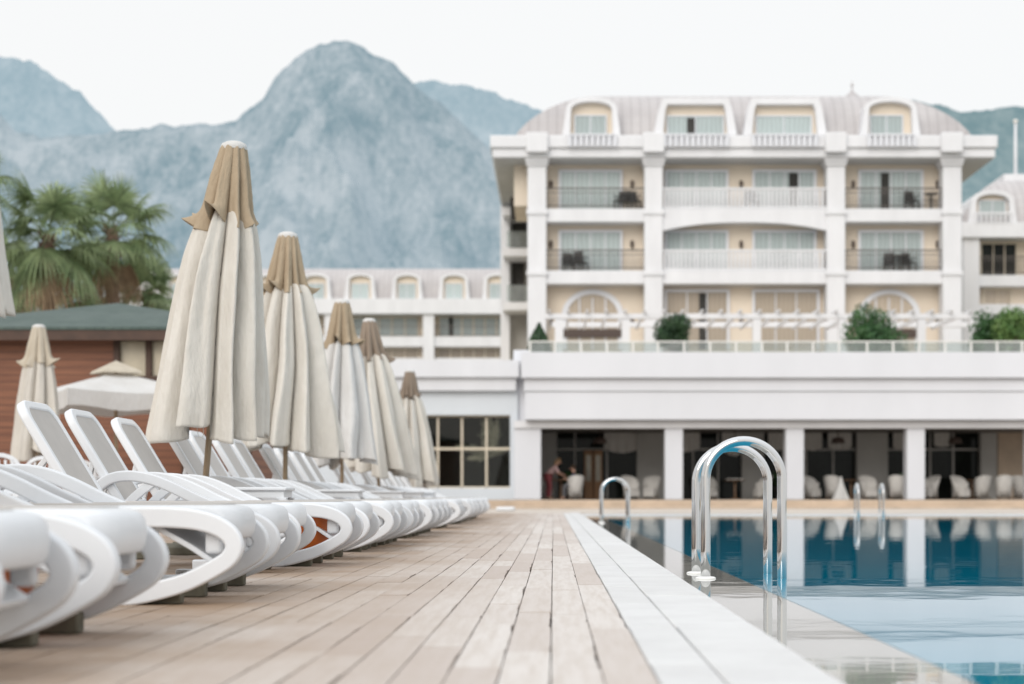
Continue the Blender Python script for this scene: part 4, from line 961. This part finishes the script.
for cx in (592.5, 889):
    fo = []; fi = []; n = 24
    for i in range(n + 1):
        a = math.pi * (1 - i / n); fo.append((wx(cx + 31 * math.cos(a), YD), wz(316 - 26.5 * math.sin(a), YD))); fi.append((wx(cx + 25.5 * math.cos(a), YD), wz(316 - 21.5 * math.sin(a), YD)))
    fo = [(fo[0][0], wz(350, YD))] + fo + [(fo[-1][0], wz(350, YD))]; fi = [(fi[0][0], wz(350, YD))] + fi + [(fi[-1][0], wz(350, YD))]
    s = MB(); nn = len(fo); A = [(x, YD - .12, z) for x, z in fo]; B_ = [(x, YD - .12, z) for x, z in fi]; C_ = [(x, YD, z) for x, z in fo]; D_ = [(x, YD, z) for x, z in fi]
    fs = []
    for i in range(nn - 1): fs += [(i, i + 1, nn + i + 1, nn + i), (i + 1, i, 2 * nn + i, 2 * nn + i + 1), (nn + i, nn + i + 1, 3 * nn + i + 1, 3 * nn + i)]
    s.add(A + B_ + C_ + D_, fs)
    for xm in (cx - 13, cx, cx + 13): s.pbox(xm - .7, xm + .7, 298, 350, YD - .1, YD - .035)
    f = s.build('arched_window', 'white', hot, base=hb)
    s = MB(); s.prism(fi, lambda x, z: (x, YD - .03, z), lambda x, z: (x, YD - .012, z)); s.build('pane', 'warm_glass', f, base=hb)
    s = MB(); s.pbox(cx - 29, cx + 29, 329, 337, YD - .2, YD - .13); s.build('valance', 'lamp', f, base=hb)
# balustrades
def metal_rail(root, base, x0, x1, yt, yb, Y, step=.14):
    s = MB(); X0, X1 = wx(x0, Y), wx(x1, Y); za, zb_ = wz(yb, Y), wz(yt, Y)
    s.box(X0, X1, Y, Y + .06, zb_ - .06, zb_); s.box(X0, X1, Y + .005, Y + .045, za + .1, za + .14); s.box(X0, X1, Y + .005, Y + .045, zb_ - .26, zb_ - .23)
    x = X0
    while x < X1: s.box(x, x + .022, Y + .012, Y + .036, za, zb_ - .061); x += step
    return s.build('metal_railing', 'rail', root, base=base)
for yt, yb in ((187.5, 208.3), (249.5, 270.3)):
    metal_rail(hot, hb, 546.5, 644.5, yt, yb, YH + .22); metal_rail(hot, hb, 845.5, 943, yt, yb, YH + .22)
    s = MB(); Y = YH + .22; X0, X1 = wx(663, Y), wx(827, Y); za, zb_ = wz(yb, Y), wz(yt, Y)
    s.box(X0, X1, Y, Y + .16, zb_ - .09, zb_); s.box(X0, X1, Y, Y + .16, za, za + .09); x = X0 + .05
    while x < X1 - .1: s.box(x, x + .125, Y + .035, Y + .125, za + .091, zb_ - .091); x += .2
    s.build('balustrade', 'whitepaint', hot, base=hb)
for yy in (185, 245, 322):
    for x in (632, 741, 654 if False else 826, 551, 937, 853):
        s = MB(); p = px(x, yy, YD); s.lathe([(.0, -.2), (.07, -.12), (.09, .1), (.05, .2), (0, .22)], (p.x, YD - .1, p.z), n=10); s.build('wall_lamp', 'lamp', hot, base=hb, smooth=True)
# roof
def mansard(root, base, xa, xb, Ya, Yb, zb_, Hh, inset, name='roof', kx=1.15):
    n = 9; vs = []; fs = []
    for i in range(n + 1):
        th = math.pi / 2 * i / n; q = inset * (1 - math.cos(th)); z = zb_ + Hh * math.sin(th)
        kq = inset * kx * (1 - math.cos(th)) ** .72; vs += [(xa + kq, Ya + q, z), (xb - kq, Ya + q, z), (xb - kq, Yb - q, z), (xa + kq, Yb - q, z)]
    for i in range(n):
        for k in range(4): fs.append((4 * i + k, 4 * i + (k + 1) % 4, 4 * i + 4 + (k + 1) % 4, 4 * i + 4 + k))
    fs.append((4 * n, 4 * n + 1, 4 * n + 2, 4 * n + 3)); s = MB(); s.add(vs, fs); return s.build(name, 'roof', root, base=base)
rf = mansard(hot, hb, wx(513, 83), wx(974, 83), 83, 95.5, wz(134.5, 81.5), wz(97.5, 85.7) - wz(134.5, 81.5), 2.7, kx=1.9)
p = px(852, 96.5, 88); s = MB(); s.lathe([(.75, -.9), (.7, -.25), (.45, -.05), (.15, .18), (.05, .32), (.03, .5), (.08, .55), (.08, .62), (.02, .66), (.012, .85), (0, .86)], p, n=16); s.build('finial', 'roof', rf, base=hb, smooth=True)
def dormer(root, base, x0, x1, yt, yb, Yf, Yb, kind, win, sc_=1.):
    n = 18; o = []; i_ = []; bw = 6.0 * sc_
    cx = (x0 + x1) / 2; hw = (x1 - x0) / 2
    if kind == 'arch':
        ys = yt + 13 * sc_
        for i in range(n + 1):
            a = math.pi * (1 - i / n); o.append((cx + hw * .93 * math.cos(a), ys - (ys - yt) * math.sin(a) ** .8)); i_.append((cx + (hw - bw) * .95 * math.cos(a), ys - (ys - yt - bw * .7) * math.sin(a) ** .8))
        o = [(x0 - 1.5 * sc_, yb)] + o + [(x1 + 1.5 * sc_, yb)]; i_ = [(x0 + bw, yb)] + i_ + [(x1 - bw, yb)]
    else:
        o = [(x0 - 3, yb), (x0 + 1.5, yt + 12), (x0 + 6, yt), (x1 - 6, yt), (x1 - 1.5, yt + 12), (x1 + 3, yb)]; i_ = [(x0 + 6, yb), (x0 + 8.5, yt + 12), (x0 + 10.5, yt + 6), (x1 - 10.5, yt + 6), (x1 - 8.5, yt + 12), (x1 - 6, yb)]
    O = [(wx(a, Yf), wz(c, Yf)) for a, c in o]; I = [(wx(a, Yf), wz(c, Yf)) for a, c in i_]; nn = len(O); s = MB()
    A = [(x, Yf, z) for x, z in O]; B_ = [(x, Yf, z) for x, z in I]; C_ = [(x, Yb, z) for x, z in O]; D_ = [(x, Yf + .6, z) for x, z in I]; fs = []
    for i in range(nn - 1): fs += [(i, i + 1, nn + i + 1, nn + i), (i + 1, i, 2 * nn + i, 2 * nn + i + 1), (nn + i, nn + i + 1, 3 * nn + i + 1, 3 * nn + i)]
    s.add(A + B_ + C_ + D_, fs); d = s.build('dormer', 'whitepaint', root, base=base)
    s = MB(); s.prism(I, lambda x, z: (x, Yf + .45, z), lambda x, z: (x, Yf + .59, z)); s.build('dormer_wall', 'peach', d, base=base)
    Yw = Yf + .44; a, c, e, g = win
    s = MB(); s.pbox(a, c, e, g, Yw - .05, Yw - .002); s.build('dormer_window', 'curtain_glass', d, base=base)
    s = MB(); m_ = (a + c) / 2; q = sc_ * 1.3
    s.pbox(m_ - .5 * sc_, m_ + .5 * sc_, e, g, Yw - .09, Yw - .055); s.pbox(a - q, a, e - q, g, Yw - .1, Yw - .003); s.pbox(c, c + q, e - q, g, Yw - .1, Yw - .003); s.pbox(a, c, e - q, e, Yw - .1, Yw - .003); s.build('dormer_frame', 'white', d, base=base)
    return d
for a in ((564, 619, 97, 135, 'arch', (575.5, 605.5, 116, 137)), (657, 734, 98, 135, 'flat', (668, 723, 116.5, 137)), (746, 824, 98, 135, 'flat', (757, 811, 116.5, 137)), (862, 919, 97, 135, 'arch', (871, 902, 116, 137))):
    dormer(hot, hb, a[0], a[1], a[2], a[3], 82.2, 87, a[4], a[5])
hp('open_casement', 'dark_in', (687, 695, 118, 133, 82.55, 82.58), parent=rf)
for x0, x1 in ((568, 616), (663, 728), (752, 818), (868, 915)):
    s = MB(); Y = 81.28; X0, X1 = wx(x0, Y), wx(x1, Y); za, zb_ = wz(146, Y), wz(133.5, Y)
    s.box(X0, X1, Y, Y + .16, zb_ - .09, zb_); x = X0
    while x < X1: s.box(x, x + .17, Y + .03, Y + .13, za, zb_ - .091); x += .27
    s.build('parapet_balustrade', 'white2', hot, base=hb)
# receding left flank: bay, slim pillar, balcony stack
hp('side_bay', 'peach', (514, 532.9, 158, 206, 83.3, 88))
hp('side_window', 'dark_in', (510.5, 516, 197, 220, 91, 91.2))
hp('slim_pillar', 'whitepaint', (500.5, 509.5, 205, 520, 95.5, 96.3))
hp('side_wall', 'grey_panel', (508, 540, 214.5, 520, 96.6, 97.5))
for yt, yb in ((207, 215), (248, 256), (302, 310)): hp('side_slab', 'whitepaint', (503, 538, yt, yb, 93.6, 96.55))
for yt, yb in ((231, 247), (285, 301)): hp('side_glass', 'clear', (507, 537, yt, yb, 93.7, 93.75))
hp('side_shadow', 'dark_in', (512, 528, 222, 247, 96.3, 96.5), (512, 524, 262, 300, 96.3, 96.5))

# balcony furniture
def balcony_set(label, x, y, Y, chairs):
    t = thing('balcony_set', label, 'balcony furniture', (wx(x, Y), Y, wz(y, Y)), 0, 'dark furniture on the balconies')
    s = MB(); s.lathe([(.0, .7), (.32, .7), (.32, .73), (0, .73)], n=18); s.build('table_top', 'darkfurn', t)
    s = MB(); s.tube([(0, 0, 0), (0, 0, .7)], .04, 8); s.build('table_leg', 'darkfurn', t)
    return t
def balcony_chair(label, x, y, Y, rz):
    t = thing('balcony_chair', label, 'chair', (wx(x, Y), Y, wz(y, Y)), rz, 'dark furniture on the balconies')
    s = MB(); s.box(-.26, .26, -.25, .25, .36, .43); s.build('seat', 'darkfurn', t, bevel=.02)
    s = MB(); s.box(-.26, .26, .22, .28, .4, .92); s.build('backrest', 'darkfurn', t, bevel=.03)
    for a in (-1, 1):
        s = MB(); s.box(a * .26 - .03, a * .26 + .03, -.25, .25, .6, .65); s.build('armrest', 'darkfurn', t)
        for c in (-1, 1): s = MB(); s.box(a * .24 - .025, a * .24 + .025, c * .23 - .025, c * .23 + .025, 0, .36 if c < 0 else .6); s.build('leg', 'darkfurn', t)
YB = 82.75
for l, x, y, rz in (('on the top left balcony near the second column', 634, 209, .4), ('in the middle of the top left balcony', 621, 209, -.6), ('left one on the lower left balcony', 569, 271, .3), ('right one on the lower left balcony', 581, 271, 2.6),
                    ('on the top middle balcony behind white balusters', 752, 209, .2), ('on the top right balcony beside the dark doorway', 912, 209, .4), ('left one on the lower right balcony', 889, 271, -.3), ('right one on the lower right balcony', 909, 271, .5)):
    balcony_chair('dark rattan chair ' + l, x, y, YB, rz)
for l, x, y in (('on the top right balcony by the column', 931, 209), ('on the lower right balcony between two chairs', 899, 271)): balcony_set('small dark round table ' + l, x, y, YB, 0)

# ------------------------------------------------------------------ far wing on the left
YA = 160.; ab = Vector((wx(330, YA), YA, 0)); aw = thing('hotel_wing', 'distant white hotel wing with arched dormers left of the main hotel', 'building', ab)
def ap_(name, m, *boxes, parent=None):
    s = MB()
    for q in boxes: s.pbox(*q)
    return s.build(name, m, parent or aw, base=ab)
ap_('wall', 'peach', (120, 520, 300, 420, YA + 1.6, YA + 14))
ap_('cornice', 'whitepaint', (118, 522, 298.5, 313.5, YA - .6, YA + 14))
ap_('slab', 'whitepaint', (119, 521, 336.5, 346.5, YA, YA + 1.59)); ap_('base_band', 'whitepaint', (119, 521, 358, 420, YA, YA + 1.59))
for x in (152, 238, 330, 428.5, 518): ap_('column', 'whitepaint', (x - 5.5, x + 5.5, 313.7, 420, YA - .3, YA + .6))
for x0, x1 in ((158, 232), (244, 324), (336, 422), (435, 512)):
    for yt, yb in ((317, 336), (348, 358.5)):
        n = 6; s = MB()
        s.pbox(x0 + 3, x1 - 3, yt - .6, yt + .8, YA + 1.44, YA + 1.555)
        for i in range(n + 1): xm = x0 + 4 + (x1 - x0 - 8) * i / n; s.pbox(xm - .6, xm + .6, yt, yb, YA + 1.45, YA + 1.55)
        f = s.build('window', 'cream', aw, base=ab); s = MB(); s.pbox(x0 + 4, x1 - 4, yt + .4, yb, YA + 1.56, YA + 1.58); s.build('pane', 'curtain_glass' if yt < 330 else 'warm_glass', f, base=ab)
        if yt < 330: metal_rail(aw, ab, x0 - 1, x1 + 1, 325.5, 336.3, YA + .15, .3)
ap_('open_door', 'dark_in', (449, 453, 317, 336, YA + 1.40, YA + 1.44))
mansard(aw, ab, wx(112, YA), wx(540, YA), YA + .2, YA + 13, wz(298.5, YA - .6), wz(268, YA + 2) - wz(298.5, YA - .6), 2.4)
for cx in (180, 225, 270, 315.5, 360, 407, 454, 498): dormer(aw, ab, cx - 15, cx + 15, 273, 300, YA - .3, YA + 4, 'arch', (cx - 8, cx + 8, 284, 300), .6)

# ------------------------------------------------------------------ right wing
YQ = 100.; qb = Vector((wx(1010, YQ), YQ, 0)); rw = thing('hotel_wing', 'lower white hotel wing with one arched dormer right of the main hotel', 'building', qb)
def qp(name, m, *boxes):
    s = MB()
    for q in boxes: s.pbox(*q)
    return s.build(name, m, rw, base=qb)
qp('wall', 'peach', (966, 1160, 226, 460, YQ + 1.1, YQ + 12)); qp('cornice', 'whitepaint', (962, 1165, 222, 237, YQ - .5, YQ + 12)); qp('slab', 'whitepaint', (964, 1160, 275, 286, YQ + .1, YQ + 1.09))
qp('pier', 'whitepaint', (964, 979.5, 237.3, 460, YQ - .2, YQ + 1.0)); qp('pier', 'whitepaint', (1060, 1076, 237.3, 460, YQ - .2, YQ + 1.0)); qp('base_band', 'whitepaint', (964, 1160, 304, 460, YQ - .1, YQ + 1.08))
door(rw, qb, 982, 1016, 244, 275, YQ + 1.09, 3, 'dark_glass'); metal_rail(rw, qb, 979.5, 1060, 256, 274.8, YQ + .3)
door(rw, qb, 985, 1010, 290, 304, YQ + 1.09, 2, 'warm_glass', 'window')
mansard(rw, qb, wx(962, YQ), wx(1170, YQ), YQ, YQ + 12, wz(222, YQ - .5), wz(181, YQ + 3) - wz(222, YQ - .5), 3.2)
dormer(rw, qb, 970, 1016, 190, 224, YQ - .35, YQ + 5, 'arch', (980, 1005, 201, 224), .95)
s = MB(); Y = YQ - .6; s.box(wx(976, Y), wx(1012, Y), Y, Y + .15, wz(214, Y), wz(212, Y)); x = wx(976, Y)
while x < wx(1012, Y): s.box(x, x + .11, Y + .03, Y + .12, wz(223, Y), wz(214, Y) - .002); x += .28
s.build('balustrade', 'whitepaint', rw, base=qb)
qp('roof_block', 'whitepaint', (1004, 1165, 174, 190, YQ + 4.5, YQ + 10))
fp = thing('flagpole', 'slim white pole rising above the right hotel wing', 'pole', px(1015.5, 178, 106))
s = MB(); z1 = wz(123, 106) - wz(178, 106); s.tube([(0, 0, -.6), (0, 0, z1)], .1, 10, radii=[.12, .08]); s.build('shaft', 'whitepaint', fp, smooth=True)
s = MB(); s.lathe([(0, -.16), (.12, -.1), (.16, 0), (.12, .1), (0, .16)], (0, 0, z1 + .1), n=12); s.build('top_ball', 'steelrail', fp, smooth=True)

# ------------------------------------------------------------------ fan palms
def fan_palm(label, x, y, Y, scale, seed, nf=34):
    rg = random.Random(seed); p = px(x, y, Y); t = thing('palm_tree', label, 'palm tree', (p.x, Y, 0), rg.random() * 6, 'fan palms behind the hut'); zc = p.z
    s = MB(); cr = MB(); dd = MB()
    s.tube([(0, 0, -1.2), (.05, .02, zc * .5), (0, 0, zc)], .16, 14, radii=[.24, .19, .15])
    for k in range(60):          # stubs of cut leaf bases
        a = rg.random() * 6.28; z = zc - rg.random() * 1.6; s.tube([(.13 * math.cos(a), .13 * math.sin(a), z), (.24 * math.cos(a), .24 * math.sin(a), z + .14)], .02, 4, radii=[.035, .012])
    s.build('trunk', 'trunk', t, smooth=True)
    def frond(mb, az, el, L, droop):
        d0 = Vector((math.cos(az) * math.cos(el), math.sin(az) * math.cos(el), math.sin(el))); base = Vector((0, 0, zc - .1 + rg.uniform(-.2, .15)))
        pts = []; q = base.copy(); d = d0.copy()
        for i in range(6): pts.append(q.copy()); q = q + d * L * .1; d = (d + Vector((0, 0, -droop * .06))).normalized()
        mb.tube(pts, .012, 5, radii=[.022, .018, .015, .013, .012, .011])
        hub = pts[-1]; side = d.cross(Vector((0, 0, 1))).normalized(); up = side.cross(d).normalized(); nL = 26
        for i in range(nL):
            a = R(-118 + 236 * i / (nL - 1)) + rg.uniform(-.03, .03); l = L * .56 * (1 - .22 * abs(a) / R(118)) * rg.uniform(.88, 1.06)
            dr = d * math.cos(a) + side * math.sin(a) + up * (.10 - .16 * abs(math.sin(a))); dr.normalize(); w = dr.cross(up).normalized()
            P = hub.copy(); prev = None; wd = .030; v = []
            for j, fr in enumerate((0, .35, .65, .85, 1.)):
                ww = (.010, wd, wd * .85, wd * .45, .003)[j]; sag = -(droop * .34 + .05) * l * fr ** 2.4 * 1.3
                c = hub + dr * l * fr * (1 - .12 * fr * fr * droop) + Vector((0, 0, sag)); fold = up * .012 * (1 - fr)
                v += [c - w * ww, c + fold * 0 - up * ww * .35, c + w * ww]
            f = []
            for j in range(4):
                o = 3 * j; f += [(o, o + 1, o + 4, o + 3), (o + 1, o + 2, o + 5, o + 4)]
            mb.add(v, f)
    for k in range(nf):
        az = k * 2.39996 + rg.uniform(-.2, .2); v = k / nf; el = R(80 - 122 * v + rg.uniform(-9, 9)); frond(cr, az, el, scale * rg.uniform(.85, 1.12), .25 + 1.15 * v + rg.uniform(-.1, .2))
    cr.build('crown', 'palm', t, fix=False)
    for k in range(4): frond(dd, rg.random() * 6.28, R(rg.uniform(-75, -50)), scale * rg.uniform(.7, .95), 1.3)
    dd.build('dead_fronds', 'dead', t, fix=False)
fan_palm('tall fan palm with full crown left of the hut ridge', 48, 235, 42, 1.75, 1, 26)
fan_palm('tallest fan palm with upright fronds above the hut ridge', 112, 229, 44, 1.85, 2, 26)
fan_palm('fan palm cut off by the left edge with one frond poking in', -40, 180, 40, 1.5, 3, 22)
fan_palm('low fan palm with a drooping crown right of the hut ridge', 148, 292, 46, 1.3, 4, 18)
fan_palm('low fan palm behind the left end of the hut roof', 12, 278, 46, 1.5, 5, 22)
fan_palm('short fan palm filling the gap under the tallest crown', 88, 280, 47, 1.45, 6, 20)

# ------------------------------------------------------------------ light
w = bpy.data.worlds.new('World'); sc.world = w; w.use_nodes = True; n = w.node_tree.nodes; l = w.node_tree.links; bg = n['Background']
sk = n.new('ShaderNodeTexSky'); sk.sky_type = 'NISHITA'; sk.sun_disc = False; sk.sun_elevation = R(28); sk.sun_rotation = R(200); sk.dust_density = 3; sk.air_density = 1.2
sk_s = n.new('ShaderNodeVectorMath'); sk_s.operation = 'SCALE'; sk_s.inputs['Scale'].default_value = .10; l.new(sk.outputs[0], sk_s.inputs[0])
tc = n.new('ShaderNodeTexCoord'); sx = n.new('ShaderNodeSeparateXYZ'); l.new(tc.outputs['Generated'], sx.inputs[0])
rp = n.new('ShaderNodeValToRGB'); l.new(sx.outputs['Z'], rp.inputs[0]); e = rp.color_ramp.elements       # thin bright overcast, brighter overhead
e[0].position = 0; e[0].color = (1.0, 1.005, .995, 1); e[1].position = 1; e[1].color = (1.5, 1.56, 1.62, 1); k = e.new(.3); k.color = (1.02, 1.02, 1.015, 1)
mx = n.new('ShaderNodeMix'); mx.data_type = 'RGBA'; mx.inputs['Factor'].default_value = .9
l.new(sk_s.outputs[0], mx.inputs['A']); l.new(rp.outputs[0], mx.inputs['B']); l.new(mx.outputs['Result'], bg.inputs[0]); bg.inputs[1].default_value = 1.0
sd = bpy.data.lights.new('sun', 'SUN'); sd.energy = 1.5; sd.angle = R(35); sd.color = (1, .96, .91); so = bpy.data.objects.new('sun', sd); COL.objects.link(so)
el, az = R(28), R(200)          # behind the camera
dirv = Vector((math.sin(az) * math.cos(el), math.cos(az) * math.cos(el), math.sin(el))); so.rotation_euler = dirv.to_track_quat('Z', 'Y').to_euler()
sc.view_settings.view_transform = 'Standard'; sc.view_settings.look = 'None'; sc.view_settings.exposure = 0; sc.view_settings.gamma = 1
sc.cycles.max_bounces = 8; sc.cycles.transparent_max_bounces = 12
